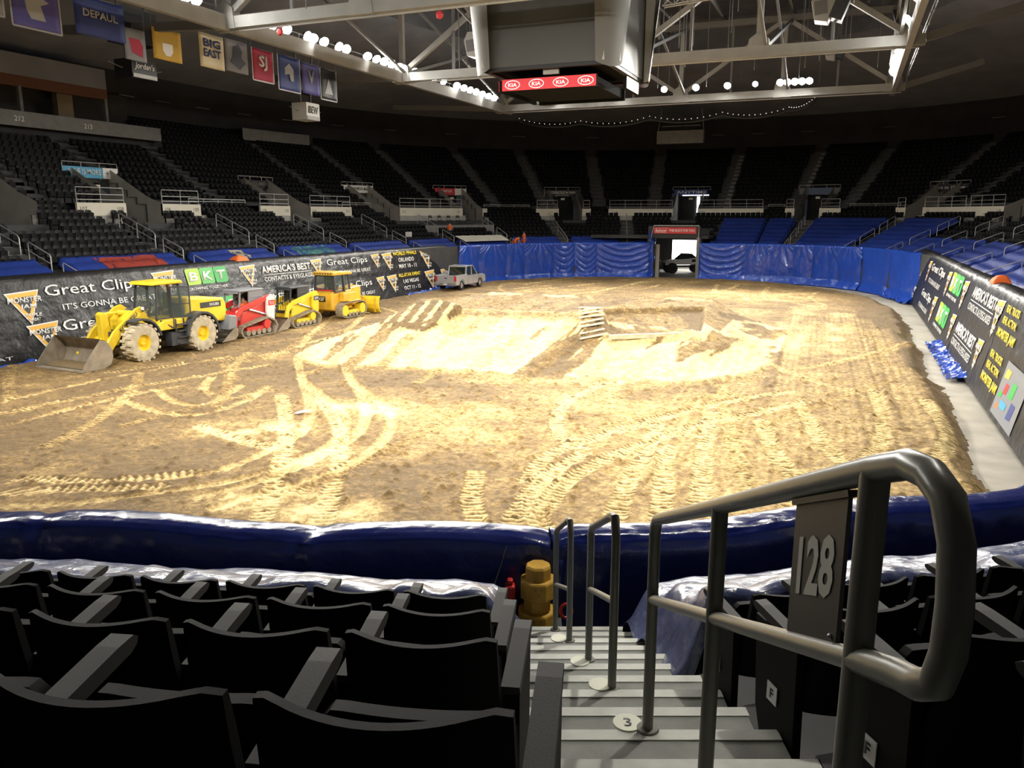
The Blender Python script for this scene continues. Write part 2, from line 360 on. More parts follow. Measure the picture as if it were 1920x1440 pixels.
for i, (a, b) in enumerate(PAR):
    nm = PNAME.get(i, 'beside the 113 opening')
    desc = {0: 'long cream parapet numbered 107 and 108 under the sky blue sign', 1: 'cream parapet numbered 108 and 109', 2: 'cream parapet numbered 109 and 110', 3: 'cream parapet numbered 110 and 111',
            4: 'long cream parapet numbered 112 and 113 above the folding chairs', 5: 'short cream parapet piece right of the red and white sign', 6: 'cream parapet piece left of the dark doorway under the farm sign', 7: 'cream parapet piece right of the dark doorway under the farm sign',
            8: 'cream parapet numbered 114 and 115 left of the lit door gap', 9: 'long cream parapet numbered 115 and 116 right of the lit door gap', 10: 'small cream parapet piece left of the doorway under the blue grey sign', 11: 'small cream parapet piece right of the doorway under the blue grey sign',
            12: 'small cream parapet piece numbered 117 at the right stand', 13: 'long cream parapet numbered 118 at the far right'}[i]
    m = MB(); S_ = rng_s(a, b, .6)
    for sa, sb in zip(S_, S_[1:]):
        A, B, C, D = at(sa, 9.5), at(sb, 9.5), at(sb, 9.66), at(sa, 9.66)
        m.add([(*A[:2], 6.42), (*B[:2], 6.42), (*C[:2], 6.42), (*D[:2], 6.42), (*A[:2], 7.2), (*B[:2], 7.2), (*C[:2], 7.2), (*D[:2], 7.2)], [(0, 1, 5, 4), (4, 5, 6, 7), (2, 3, 7, 6), (0, 3, 2, 1)])
    for s_ in (a, b):
        A, C = at(s_, 9.5), at(s_, 9.66); m.add([(*A[:2], 6.42), (*C[:2], 6.42), (*C[:2], 7.2), (*A[:2], 7.2)], [(0, 1, 2, 3)])
    o = m.build('parapet', M['fascia']); setp(o, desc, 'parapet', 'cream parapets in front of the cross walk')
    for key, sp in ((0, b-.45), (1, a+.45)):
        if i in NUM and NUM[i][key] and b-a > .3:
            sp = min(max(sp, a+.15), b-.15)
            text_obj(NUM[i][key], 'section_number', M['sign_dark'], mtx_on_path(sp, 9.5, 6.83), .26, parent=o)
    if b-a > .5:
        g = MB(); p = [at(q, 9.6) for q in (a+.1, b-.1)]
        sp_ = rng_s(a+.08, b-.08, 3.4)
        # guard frames stand at the ends that meet an opening
        for q0, q1 in ([(a+.08, min(b-.08, a+3.0)), (max(a+.08, b-3.0), b-.08)] if b-a > 5 else [(a+.08, b-.08)]):
            A, B = at(q0, 9.6), at(q1, 9.6); rail_frame(g, [(*A[:2], 8.12), (*B[:2], 8.12)], .92, .028, (.45, .8))
        if b-a > 5:
            A, B = at(a+3.1, 9.6), at(b-3.1, 9.6); rail_frame(g, [(*A[:2], 7.42), (*B[:2], 7.42)], .24, .028, ())
        setp(g.build('guard_rail', M['steel'], smooth=True), 'tube rail on the '+desc.split(' under')[0].split(' above')[0].replace('long ', ''), 'railing', 'guard rails on the cream parapets')
LOWR = [(143.6, 149.6), (129.1, 132.2), (115.2, 118.6), (95.8, 97.0), (89.4, 92.0)]
for (a, b), wh in zip(LOWR, ['between the 109 parapets', 'between the 111 parapet and the white sign', 'left of the farm sign doorway', 'beside the 116 doorway', 'between the 117 doorways']):
    g = MB(); S_ = rng_s(a, b, 1.6)
    pts = [(*at(q, 10.8)[:2], 7.62) for q in S_]; g.tube(pts, .03, 6); g.tube([(p[0], p[1], 7.45) for p in pts], .02, 6)
    for p in pts: g.tube([p, (p[0], p[1], 7.15)], .025, 6)
    setp(g.build('low_rail', M['steel'], smooth=True), 'low pale tube rail along the cross walk '+wh, 'railing', 'low rails on the cross walk')
# ---- vomitories: floor, cheek walls, dark back, sign with rail above
SIGNS = [
 ('BLUE IS MORE', 'skyblue', 'white', 'sky blue sign with white capitals and a white end panel on the left stand'),
 ('CONSUMERS', 'black_flat', 'gray', 'small black sign with grey letters on the left stand'),
 ('RHODE ISLAND MEDICAL IMAGING', 'white', 'dark', 'white sign with dark capitals left of the red and white sign'),
 ('SEMPER', 'red', 'white', 'red and white sign above a dark doorway'),
 ('FREDERICKSON FARM', 'black_flat', 'white', 'black sign with white capitals about a farm, over a dark doorway'),
 ('ANYTIME', 'navyprint', 'white', 'navy sign above the lit door gap'),
 ('', 'sblue', 'white', 'blue grey sign with pale end squares on the right stand'),
 ('Turn to 10 now', 'black_flat', 'white', 'black sign with white letters at the upper right'),
]
mat('dim blue sign', (.06, .10, .18), .5); MATS['sblue'] = MATS['dim blue sign']; M['sblue'] = MATS['sblue']; M['gray'] = M['gray_paint']; M['dark'] = M['sign_dark']
m = MB(); dk = MB()
for a, b in VOM:
    for s_ in (a, b):
        P_ = []
        for d, zb_, zt in [(9.5, 4.6, 7.2)]+[(UD0+UTR*k, 4.6, UZ0+URI*(k)+.55) for k in range(5)]:
            x, y, *_ = at(s_, d); P_ += [(x, y, zb_), (x, y, zt)]
        n = len(P_)//2; m.add(P_, [(2*i, 2*i+2, 2*i+3, 2*i+1) for i in range(n-1)])
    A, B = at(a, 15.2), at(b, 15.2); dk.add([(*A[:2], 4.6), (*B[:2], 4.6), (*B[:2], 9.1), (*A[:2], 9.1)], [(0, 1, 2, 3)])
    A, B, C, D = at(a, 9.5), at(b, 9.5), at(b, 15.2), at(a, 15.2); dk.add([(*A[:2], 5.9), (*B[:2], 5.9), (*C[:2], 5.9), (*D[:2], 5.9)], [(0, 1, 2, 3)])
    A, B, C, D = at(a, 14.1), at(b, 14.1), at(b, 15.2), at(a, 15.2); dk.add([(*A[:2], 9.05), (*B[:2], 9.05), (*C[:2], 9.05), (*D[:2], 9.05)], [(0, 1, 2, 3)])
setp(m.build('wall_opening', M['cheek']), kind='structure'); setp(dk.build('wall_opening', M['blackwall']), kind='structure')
for i, (tx, bg, fg, lab) in enumerate(SIGNS):
    a, b = [VOM[k] for k in (0, 1, 2, 3, 4, 5, 6, 7)][i]; c = (a+b)/2; d = 14.05
    x, y, nx, ny = at(c, d); L = 4.3; t_ = thing('stand_sign', lab, 'sign', (x, y, 8.8 if i == 0 else 8.6), math.atan2(ny, nx)+PI/2-PI, 'signs above the stand doorways')
    # local: x = right as seen from inside, y = outwards
    MB().box((0, 0, .45), (L, .08, .72)).build('sign_board', M[bg], t_)
    if i == 0: MB().box((L/2-.62, -.05, .45), (1.24, .03, .72)).build('end_panel', M['white'], t_); text_obj('+', 'emblem', M['sblue'], frame((L/2-.9, -.07, .45), (1, 0, 0), (0, 0, 1)), .3, parent=t_)
    if i == 3: MB().box((L/2-.75, -.05, .45), (1.5, .03, .72)).build('end_panel', M['white'], t_)
    if i == 6: [MB().box((q, -.05, .45), (.7, .03, .6)).build('end_panel', M['gray'], t_) for q in (L/2-.45, -L/2+.45)]
    if i == 5: MB().box((.5, -.05, .15), (3, .02, .08)).build('lit_edge', M['day'], t_)
    if tx: text_obj(tx, 'lettering', M[fg], frame((-.5 if i in (0, 3) else 0, -.06, .5), (1, 0, 0), (0, 0, 1)), .3 if i != 0 else .36, width=2.5 if i in (0,) else (1.6 if i == 3 else 3.4), parent=t_, bold=.01)
    if i == 4: text_obj('APPLES  PEACHES', 'lettering', M[fg], frame((0, -.06, .2), (1, 0, 0), (0, 0, 1)), .1, width=1.6, parent=t_)
    g = MB(); rail_frame(g, [(-L/2, 0, 1.1), (L/2, 0, 1.1)], 1.1, .03, (), 3); g.build('sign_rail', M['steel'], t_, smooth=True)
# exit signs: small pale plates under the boards
for i in (0, 3, 4, 5, 6, 7):
    a, b = VOM[i]; x, y, nx, ny = at((a+b)/2, 13.6)
    setp(MB().box((x, y, 8.35), (.45, .06, .22), math.atan2(ny, nx)-PI/2).build('exit_sign', M['fascia']), 'small pale lit exit plate hanging below the '+SIGNS[i][3].split(' with')[0], 'exit sign', 'exit plates in the doorways')
# daylight gap of the doors behind section 115
a, b = VOM[5]; x, y, nx, ny = at(a+.55, 15.1)
setp(MB().box((x, y, 7.4), (.30, .06, 3.0), math.atan2(ny, nx)-PI/2).build('door_2', M['day']), kind='structure')
# ---- upper back wall, soffit, roof
ring('wall_back', 24, 190, 23.3, 13.6, 23.3, 18.2, M['blackwall'])
ring('ceiling', -5, 200, 23.6, 17.55, 23.6, 18.2, M['gray_paint'], st=2)
ring('ceiling', 0, T, 23.8, 18.0, 3.5, 22.6, M['ceil2'], st=2)
setp(MB().b2((-70, -25, 25.4), (45, 125, 25.7)).build('ceiling', M['ceil']), kind='structure')
ring('ceiling', 0, T, 3.5, 22.6, 3.5, 25.4, M['ceil'], st=2)
dsh = MB()
for k in range(30):
    s_ = 78+k*3.6; box_on_path(dsh, s_, 23.1, 16.2, 1.6, .1, .07)
setp(dsh.build('trim_1', M['gray_paint']), kind='structure')
# grey pent-house boxes on back wall (left far)
pm = MB(); S_ = rng_s(127.6, 133.2, .8)
for sa, sb in zip(S_, S_[1:]):
    A, B, C, D = at(sa, 21.6), at(sb, 21.6), at(sb, 23.2), at(sa, 23.2)
    pm.add([(*A[:2], 13.6), (*B[:2], 13.6), (*B[:2], 14.7), (*A[:2], 14.7), (*C[:2], 14.7), (*D[:2], 14.7)], [(0, 1, 2, 3), (3, 2, 4, 5)])
setp(pm.build('wall_box', M['gray_paint']), kind='structure')
# left suites: balcony front, brown header, piers
def suite():
    a, b = 143.5, 190
    ring('wall_suite', a, b, 19.0, 12.35, 19.0, 13.35, M['gray_paint'], thick=.25)
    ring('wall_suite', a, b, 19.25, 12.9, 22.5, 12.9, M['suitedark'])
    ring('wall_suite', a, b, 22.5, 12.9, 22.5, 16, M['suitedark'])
    e = MB(); A, C = at(a, 19), at(a, 23); e.add([(*A[:2], 11), (*C[:2], 11), (*C[:2], 13.35), (*A[:2], 13.35)], [(0, 1, 2, 3)]); setp(e.build('wall_suite', M['gray_paint']), kind='structure')
    ring('trim_2', 147, b, 20.6, 15.2, 20.6, 15.95, M['rust'], thick=.3)
    ring('trim_3', 147, b, 20.6, 15.95, 20.6, 17.4, M['ceil2'])
    for k in range(6):
        s_ = 147.2+k*7.1; pr = MB(); box_on_path(pr, s_, 20.7, 14.2, .22, .3, 2.1); setp(pr.build('trim_4', M['gray_paint']), kind='structure')
        pr = MB(); box_on_path(pr, s_+3.3, 21.2, 14.4, 1.3, .5, 1.7); setp(pr.build('trim_5', M['tanwall']), kind='structure')
    for s_, tx in ((155.8, '212'), (150.4, '213'), (162, '211')):
        setp(text_obj(tx, 'section_number', M['white'], mtx_on_path(s_, 18.98, 12.85), .34), 'small white %s on the upper balcony front, %s of the three' % (tx, {'211': 'leftmost', '212': 'middle', '213': 'rightmost'}[tx]), 'number', 'section numbers on the upper balcony front')
suite()
# ---- aisle stairs in the stands
def aisle(s, d0, z0, tr, ri, k0, k1, m_, half=.55):
    m = MB(); t2 = MB()
    for k in range(k0, k1):
        for h in (0, 1):
            d = d0+tr*(k+h*.5); z = z0+ri*(k+(h-1)*.5)+ (ri*.5)
            z = z0+ri*(k-1)+ri*.5*(h+1)
            x, y, nx, ny = at(s, d+tr*.25); ang = math.atan2(ny, nx)-PI/2
            m.box((x, y, z-.2), (half*2, tr*.5, .44), ang)
            sw_ = .20 if s > 121 else .10; x, y, nx, ny = at(s, d+sw_/2); t2.box((x, y, z+.022), (half*2, sw_, .012), ang)
    o = m.build('aisle_stairs', m_); setp(o, kind='structure'); n_ = t2.build('nosing_stripe', M['stripe'], o)
for s in LAIS:
    if s in (120.0,): aisle(s, D0, Z0, TREAD, RISE, 0, 9, M['gray_paint'])
    else: aisle(s, D0, Z0, TREAD, RISE, 0, NLOW, M['gray_paint'])
for s in UAIS:
    k0 = 4 if invom(s, .5) else 0
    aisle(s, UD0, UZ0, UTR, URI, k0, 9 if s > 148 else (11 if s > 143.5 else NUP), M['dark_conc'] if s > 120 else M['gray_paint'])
# ---- handrails of the lower stands
def hand_rail(s, d0, d1, lab, off=0.0, grp='handrails on the stand stairs'):
    g = MB(); za = Z0+RISE*(d0-D0)/TREAD; zb = Z0+RISE*(d1-D0)/TREAD
    A = Vector((*at(s, d0)[:2], za)); B = Vector((*at(s, d1)[:2], zb)); u = Vector((0, 0, 1))
    g.tube([A, A+u*.85, A+u*.95+(B-A)*.04, B+u*.95-(B-A)*.04, B+u*.85, B], .028, 6); g.tube([A+u*.5, B+u*.5], .022, 6)
    if d1-d0 > 1.8: Mi = (A+B)/2; g.tube([Mi, Mi+u*.93], .024, 6)
    setp(g.build('hand_rail', M['steel'], smooth=True), lab, 'handrail', grp)
LN = {167: 'leftmost lower stairs on the left stand', 158.3: 'lower stairs just right of the red-printed cover', 150: 'lower stairs below the 109 parapet', 141.3: 'lower stairs above the amber dozer', 132.8: 'lower stairs left of the folding chairs', 126.3: 'stairs rising behind the pickup',
      120.0: 'stairs right of the folding chairs', 114.3: 'far stairs below the farm sign', 108.8: 'far stairs left of the vehicle tunnel', 93.9: 'far stairs right of the vehicle tunnel', 88.3: 'stairs between the two wide blue covers', 83: 'first stairs right of the wide blue covers', 78.6: 'second stairs right of the wide blue covers',
      72.8: 'third stairs right of the wide blue covers', 63.2: 'right stand stairs above the far banner end', 54: 'right stand stairs at the frame edge'}
for s in LN:
    segs = [(.9, 2.3), (3.1, 4.6), (5.2, 8.0)] if s > 125 else ([(2.2, 8.5)] if s in (114.3, 108.8) else [(1.0, 2.6), (3.2, 5.0), (5.6, 7.6)])
    for k, (a, b) in enumerate(segs):
        nm = 'only' if len(segs) == 1 else ['lowest', 'middle', 'topmost'][k]
        hand_rail(s, a, b, 'pale tube handrail, %s on the %s' % (nm, LN[s]))
# ---------------------------------------------------------------- the block the photograph is taken from
aL, aR = math.radians(6.9), math.radians(13.1)
def rowp(side, r, f, z):
    """r metres from the aisle edge along the row (positive away), f = forward position at the aisle edge"""
    if side < 0: return vf(-r*math.cos(aL), f+r*math.sin(aL), z)
    return vf(1.13+r*math.cos(aR), f+r*math.sin(aR), z)
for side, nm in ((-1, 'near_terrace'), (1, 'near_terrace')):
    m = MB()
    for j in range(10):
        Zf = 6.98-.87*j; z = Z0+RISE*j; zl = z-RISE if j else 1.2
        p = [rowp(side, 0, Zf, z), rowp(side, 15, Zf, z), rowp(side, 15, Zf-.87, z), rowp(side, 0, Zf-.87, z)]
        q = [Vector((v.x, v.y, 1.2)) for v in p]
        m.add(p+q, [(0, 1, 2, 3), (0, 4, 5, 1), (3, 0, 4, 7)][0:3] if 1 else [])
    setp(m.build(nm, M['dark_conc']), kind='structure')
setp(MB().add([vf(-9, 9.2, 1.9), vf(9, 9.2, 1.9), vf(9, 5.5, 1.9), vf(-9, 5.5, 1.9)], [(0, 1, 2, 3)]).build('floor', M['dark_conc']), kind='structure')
st = MB(); sp = MB(); A_ = PHI
for i in range(-2, 11):
    zc, dr = 2.61+.437*i, 1.97+.186*i
    st.box(vf(.565, zc-.2185, H-dr-.5), (1.14, .437, 1.0), A_)
    sp.box(vf(.565, zc-.034, H-dr+.002), (1.14, .068, .006), A_); 
st.box(vf(.565, .35, H-1.41-.5), (1.14, 1.9, 1.0), A_)
o = st.build('aisle_stairs', M['tread']); setp(o, kind='structure'); sp.build('nosing_stripe', M['stripe'], o)
# low side kerbs of the seating next to the stairs
def rv(r, f, drop): return vf(r, f, H-drop)
def big_rail():
    t = thing('hand_rail', 'large grey tube handrail in the foreground that carries the dark plate numbered 128', 'handrail', vf(.58, 2.1, H-1.78))
    inv_ = t.matrix_basis.inverted() if False else Matrix.Translation(-t.location)
    P = lambda f, d, r=.58: inv_@rv(r, f, d)
    top = MB().tube([P(3.05, 2.16), P(3.05, 1.26), P(3.035, 1.215), P(3.0, 1.18), P(2.11, .79), P(1.22, .395), P(1.12, .355), P(1.06, .35), P(1.01, .368), P(.978, .42), P(.966, .5), P(.967, .57), P(.985, .625), P(1.03, .655), P(1.09, .675), P(1.22, .73)], .0235, 14)
    top.build('top_rail', M['rail'], t, smooth=True)
    MB().tube([P(3.05, 1.55), P(2.11, 1.13), P(1.22, .73)], .020, 12).build('mid_rail', M['rail'], t, smooth=True)
    for f, a, b in ((2.11, .79, 1.79), (1.22, .40, 1.42)):
        MB().tube([P(f, a), P(f, b)], .0235, 14).build('post', M['rail'], t, smooth=True)
    for f, b in ((3.05, 2.15), (2.11, 1.78), (1.22, 1.41)):
        MB().lathe([(.0, .008), (.045, .008), (.05, .0)], P(f, b), n=16).build('base_plate', M['rail'], t, smooth=True)
    return t
big_rail()
# the plate numbered 128
def plate():
    t = thing('number_plate', 'dark hanging plate with pale grey number 128 between the foreground rails', 'sign', rv(.58, 1.4, .9))
    m = MB(); f0, f1 = 1.535, 1.30; tp = lambda f: .40+.432*(f-1.22)+.030; bt = lambda f: .73+.45*(f-1.22)-.012
    vs = [rv(.58+dx, f, d)-t.location for dx in (-.004, .004) for f, d in ((f0, tp(f0)), (f1, tp(f1)), (f1, bt(f1)), (f0, bt(f0)))]
    m.add(vs, [(0, 1, 2, 3), (7, 6, 5, 4), (0, 4, 5, 1), (1, 5, 6, 2), (2, 6, 7, 3), (3, 7, 4, 0)]); m.build('plate', M['sign_dark'], t)
    for fn, k in ((tp, 'upper_clip'), (bt, 'lower_clip')):
        g = MB().bar(rv(.58, f0+.01, fn(f0+.01))-t.location, rv(.58, f1-.01, fn(f1-.01))-t.location, .02, .012); g.build(k, M['sign_dark'], t)
    # slanted numerals: the baseline follows the rail
    o = text_obj('128', 'number', M['sign_num'], Matrix.Identity(4), .125, width=.168, extrude=0, bold=.03)
    fv = vf(0, 1) ; R_ = (-fv+Vector((0, 0, .44))); U_ = Vector((0, 0, 1)); Nn = vf(-1, 0)
    mx = Matrix.Identity(4); c0 = rv(.574, 1.415, (tp(1.415)+bt(1.415))/2-.01)-t.location
    for i in range(3): mx[i][0] = R_[i]; mx[i][1] = U_[i]; mx[i][2] = Nn[i]; mx[i][3] = c0[i]
    o.data.transform(mx); o.parent = t
    for f, d in ((f0-.02, bt(f0)-.012), (f1+.02, bt(f1)-.012)): MB().ball(rv(.574, f, d)-t.location, .005, 8, 5).build('screw', M['chrome'], t)
plate()
def small_rail(lab, a, b, topa, topb, mid):
    """a far post (r,f,drop at base), b near post"""
    t = thing('hand_rail', lab, 'handrail', rv(*b), 0, 'stair handrails beyond the numbered rail'); L = lambda r, f, d: rv(r, f, d)-t.location
    r0, f0, d0 = a; r1, f1, d1 = b
    MB().tube([L(r0, f0, d0), L(r0, f0, topa+.06), L(r0*.92+r1*.08, f0*.92+f1*.08, topa), L(r0*.15+r1*.85, f0*.15+f1*.85, topb*.9+topa*.1-.012), L(r0*.05+r1*.95, f0*.05+f1*.95, topb+.0), L(r1, f1, topb+.09), L(r1, f1, d1)], .0235, 12).build('top_rail', M['rail'], t, smooth=True)
    MB().tube([L(r0, f0, topa+mid), L(r1, f1, topb+mid)], .019, 10).build('mid_rail', M['rail'], t, smooth=True)
    for r, f, d in (a, b): MB().lathe([(0, .008), (.042, .008), (.046, 0)], L(r, f, d), n=14).build('base_plate', M['rail'], t, smooth=True)
small_rail('grey tube handrail on the stairs, middle of the three, just beyond the numbered one', (.51, 4.85, 2.90), (.547, 3.95, 2.53), 1.93, 1.56, .46)
small_rail('grey tube handrail at the foot of the stairs beside the stacked yellow blocks', (.39, 6.6, 3.65), (.45, 5.75, 3.27), 2.66, 2.29, .55)
for (r, f, d), tx in (((.50, 3.12, 2.155), '3'), ((.485, 4.0, 2.53), ''), ((.45, 4.85, 2.90), ''), ((.37, 5.8, 3.27), ''), ((.50, 2.0, 1.785), '')):
    lab = {3.12: 'pale round floor disc with number 3 at the first rail post', 4.0: 'pale round floor disc at the near foot of the middle rail', 4.85: 'pale round floor disc at the far foot of the middle rail', 5.8: 'pale round floor disc at the foot of the farthest stair rail', 2.0: 'pale round floor disc at the bottom edge of the picture'}[f]
    o = MB().lathe([(0, .007), (.062, .007), (.065, 0)], (0, 0, 0), n=24).build('floor_disc', M['disc'], smooth=True); o.location = rv(r, f-.03, d-.004); o.rotation_euler.z = PHI
    setp(o, lab, 'floor disc', 'round number discs on the stair treads')
    if tx: text_obj(tx, 'numeral', M['sign_dark'], frame((0, 0, .007), (1, 0, 0), (0, 1, 0)), .06, parent=o, extrude=.001, bold=.02)

# ---------------------------------------------------------------- near chairs
def slab(wx, zb, zt, bow, lean, th, y0, nu=10, nv=6, round_=.05, dip=0.0):
    """curved panel; bow>0 pushes the middle back, lean pushes the top back"""
    m = MB(); vs = []; fs = []
    for side in (0, 1):
        for i in range(nu+1):
            u = -1+2*i/nu
            for j in range(nv+1):
                v = j/nv; x = wx*u*(1-.06*v)
                e = max(0, abs(u)-.8)/.2; zz = zb+(zt-zb-dip*(1-u*u)*v)*v-(round_*e*e*v if v > .6 else 0)
                y = y0-bow*(1-u*u)-lean*v+(th/2 if side else -th/2)
                if j == nv: y -= (th*.15 if side else -th*.15)
                vs.append((x, y, zz))
    W = nv+1; Q = (nu+1)*W
    for i in range(nu):
        for j in range(nv):
            a = i*W+j; fs += [(a, a+1, a+W+1, a+W), (Q+a, Q+a+W, Q+a+W+1, Q+a+1)]
    for i in range(nu):
        for j in (0, nv): a = i*W+j; fs.append((a, a+W, Q+a+W, Q+a))
    for i in (0, nu):
        for j in range(nv): a = i*W+j; fs.append((a, Q+a, Q+a+1, a+1))
    return m.add(vs, fs)
me_back = slab(.228, .34, .84, .075, .07, .028, .02, nu=16, round_=.018, dip=.006).mesh('backrest', M['black'], True)
me_pan = slab(.205, .34, .665, .02, -.04, .05, .135, nu=14, round_=.035).mesh('seat_pan', M['black'], True)
am = MB(); am.prism([(0.02, .615), (.34, .635), (.365, .645), (.372, .66), (.355, .672), (.30, .672), (.0, .652)], -.027, .027, 'x')
me_arm = am.mesh('armrest', M['arm'])
am = MB(); am.prism([(0.02, .0), (.20, .0), (.17, .10), (.12, .62), (.03, .62), (.03, .12)], -.018, .018, 'x'); am.box((0, .11, .012), (.08, .26, .02))
me_leg = am.mesh('leg', M['black'])
am = MB(); am.prism([(0.0, .05), (.24, .05), (.30, .20), (.34, .62), (.02, .62)], -.02, .02, 'x')
me_end = am.mesh('end_panel', M['black'])
def near_chair(loc, rz, lab, arm_side, end=None, letter=None, hidden_arm=False):
    t = thing('stadium_seat', lab, 'seat', loc, rz, 'black folding seats of the near rows')
    def ch(n, me, x=0, y=0, z=0, r=0):
        o = bpy.data.objects.new(n, me); COL.objects.link(o); o.parent = t; o.location = (x, y, z); o.rotation_euler.z = r; return o
    ch('backrest', me_back); ch('seat_pan', me_pan); ch('armrest', me_arm, arm_side*.24); ch('leg', me_leg, arm_side*.24)
    if end:
        ch('armrest', me_arm, end*.245); e = ch('end_panel', me_end, end*.25)
        if letter:
            q = MB().box((-end*-.024, .17, .33), (.004, .075, .085)); pl = q.build('letter_plate', M['plaque'], e)
            text_obj(letter, 'letter', M['sign_dark'], frame((end*.027, .17, .33), (0, end, 0), (0, 0, 1)), .045, parent=pl, extrude=.001, bold=.02)
    return t
ROWN = ['first row behind crumpled blue cover', 'second row behind crumpled blue cover', 'third row behind crumpled blue cover', 'row nearest the camera']
for k in range(4):
    Zb = 3.70-.87*k; fl_ = H-(2.71-.373*k)+0.0; r0 = .09-.045*k
    for n in range(11 if k < 2 else (8 if k == 2 else 5)):
        r = r0+.25+.48*n; p = rowp(-1, r, Zb+.09, fl_-.0); 
        if (vf(0, 1).dot(p)) < .3: continue
        near_chair(p, PHI-aL, 'black seat left of the stairs, %s, %s' % (ROWN[k], 'beside the aisle' if n == 0 else ORD[n]+' from aisle'), -1, end=1 if n == 0 else None)
for k in range(4):
    Zb = 3.70-.87*k; fl_ = H-(2.71-.373*k)
    for n in range(11 if k < 2 else (8 if k == 2 else 4)):
        r = .30+.48*n; p = rowp(1, r, Zb+.09, fl_)
        near_chair(p, PHI+aR, 'black seat right of the stairs, %s, %s' % (ROWN[k], 'beside the aisle' if n == 0 else ORD[n]+' from aisle'), 1, end=-1 if n == 0 else None, letter='F' if n == 0 else None)
# ---------------------------------------------------------------- crumpled blue covers over the front rows, near block
def near_cover(side, length, lab):
    nu, nv = int(length/.07), 46
    U, V = np.meshgrid(np.linspace(0, length, nu), np.linspace(0, 1, nv), indexing='ij')
    f = 6.95-V*2.5-.0*U; drop = 3.42-(6.95-f)*.46
    z = H-drop+.07*(fbm(U, f, .9, 3)-.5)+.11*(fbm(U*1.6, f*.6, .35, 5)-.5)*(.3+V)
    z += .05*np.sin((6.95-f)/.87*2*PI-1.2)
    sag = sst(.93, 1, V); z = z-.22*sag*(1+.6*(fbm(U, V, .5, 9)-.5)); f = f+.10*sag-.12*(fbm(U, V*0, .8, 12)-.5)*V
    e = sst(.28, 0, U); z = z-e*(.30+.25*V); Ux = U+e*.02
    z -= .25*sst(.05, 0, V)
    out = np.zeros(U.shape+(3,))
    for i in range(nu):
        for j in range(nv):
            p = rowp(side, Ux[i, j]-.12, f[i, j], z[i, j]); out[i, j] = p
    o = grid_obj('tarpaulin', out, M['bluemat2']); setp(o, lab, 'tarpaulin', 'blue sheets over the front seat rows'); return o
mat('crumpled blue grey sheet', (.055, .07, .15), .27, spec=.7, noise=.35, nscale=1.4, bump=.7, bscale=5, bdist=.05); M['bluemat2'] = MATS['crumpled blue grey sheet']
near_cover(-1, 9, 'crumpled blue plastic sheet over the front rows left of the near stairs')
near_cover(1, 9, 'crumpled blue plastic sheet over the front rows right of the near stairs')
# navy sheets folded over the near boards
def board_sheet(s0, s1, lab, seed, m_, top_extra=0):
    nu = int((s1-s0)/.06); prof = [(-.22, -2.4), (-.20, -1.2), (-.17, -.4), (-.15, -.12), (-.13, -.03), (-.08, .01), (.02, .02), (.14, .02), (.22, .0), (.27, -.05), (.30, -.16), (.31, -.5), (.33, -1.1)]
    pr = np.array(prof); t = np.linspace(0, len(prof)-1, 60); pd = np.interp(t, range(len(prof)), pr[:, 0]); pz = np.interp(t, range(len(prof)), pr[:, 1])
    out = np.zeros((nu, 60, 3)); S_ = np.linspace(s0, s1, nu)
    kn = [s0+(s1-s0)*q for q in (.0, .36, .70, 1.0)]
    for i, s in enumerate(S_):
        bunch = max(math.exp(-((s-k)/.16)**2) for k in kn)
        h = hwall(s)+.09+.04*math.sin(s*1.7+seed)-.035*bunch
        sv = np.full(60, s); nz = (fbm(sv*1.0, t*.12+seed, .5, seed, 4)-.5)
        pl = .03*np.sin(s*18+t*.25)*bunch
        for j in range(60):
            d = pd[j]+.10*nz[j]*(1 if pz[j] > -1 else 2)+pl[j]; x, y, *_ = at(s, d); out[i, j] = (x, y, h+pz[j]+.05*nz[j])
    setp(grid_obj('tarpaulin', out, m_), lab, 'tarpaulin', 'navy sheets draped over the near boards')
sJ = 0
_c = [(math.dist(p, (-2.56, 7.33)), s) for p, s in zip(P, S)]; sJ = min(_c)[1]
board_sheet(sJ-8.6, sJ+.05, 'navy plastic sheet draped over the near boards, left of the stair foot', 2, M['navy'])
board_sheet(sJ-.05, sJ+9, 'navy plastic sheet draped over the near boards, right of the stair foot', 7, M['navy'])
# ---------------------------------------------------------------- yellow plastic blocks, red items at the stair foot
def yblock(f, r, z, big, lab):
    t = thing('plastic_block', lab, 'block', vf(r, f, z), PHI, 'scuffed yellow plastic blocks stacked at the stair foot')
    R0 = .175*big
    MB().lathe([(0, 0), (R0, 0), (R0, .165), (R0*.93, .185), (0, .185)], n=8, a0=PI/8).build('base', M['yplas'], t, bevel=.006)
    MB().lathe([(R0*.72, .185), (R0*.70, .30), (R0*.60, .325), (0, .325)], n=8, a0=PI/8).build('cap', M['yplas'], t, bevel=.006)
    for dx, dz in ((-.03, .13), (.03, .13), (0.0, .08)):
        MB().ball((dx, -R0*.93, dz), .007, 6, 4).build('bolt_hole', M['black_flat'], t)
yblock(7.25, .245, 2.44, 1.12, 'scuffed yellow octagonal plastic block at the bottom of the stack by the stair foot')
yblock(7.25, .255, 2.44+.325, 1.05, 'scuffed yellow octagonal plastic block on top of the stack by the stair foot')
setp(MB().box(vf(.245, 7.25, 2.17), (.5, .5, .54), PHI).build('step_block', M['dark_conc']), 'dark low block under the yellow stack by the stair foot', 'block')
t = MB().box(vf(-.02, 7.35, 2.62), (.10, .12, .42), PHI).box(vf(-.02, 7.35, 2.86), (.06, .08, .06), PHI).build('fuel_can', M['redplas'], bevel=.02); setp(t, 'red plastic container half hidden left of the stacked yellow blocks', 'container')
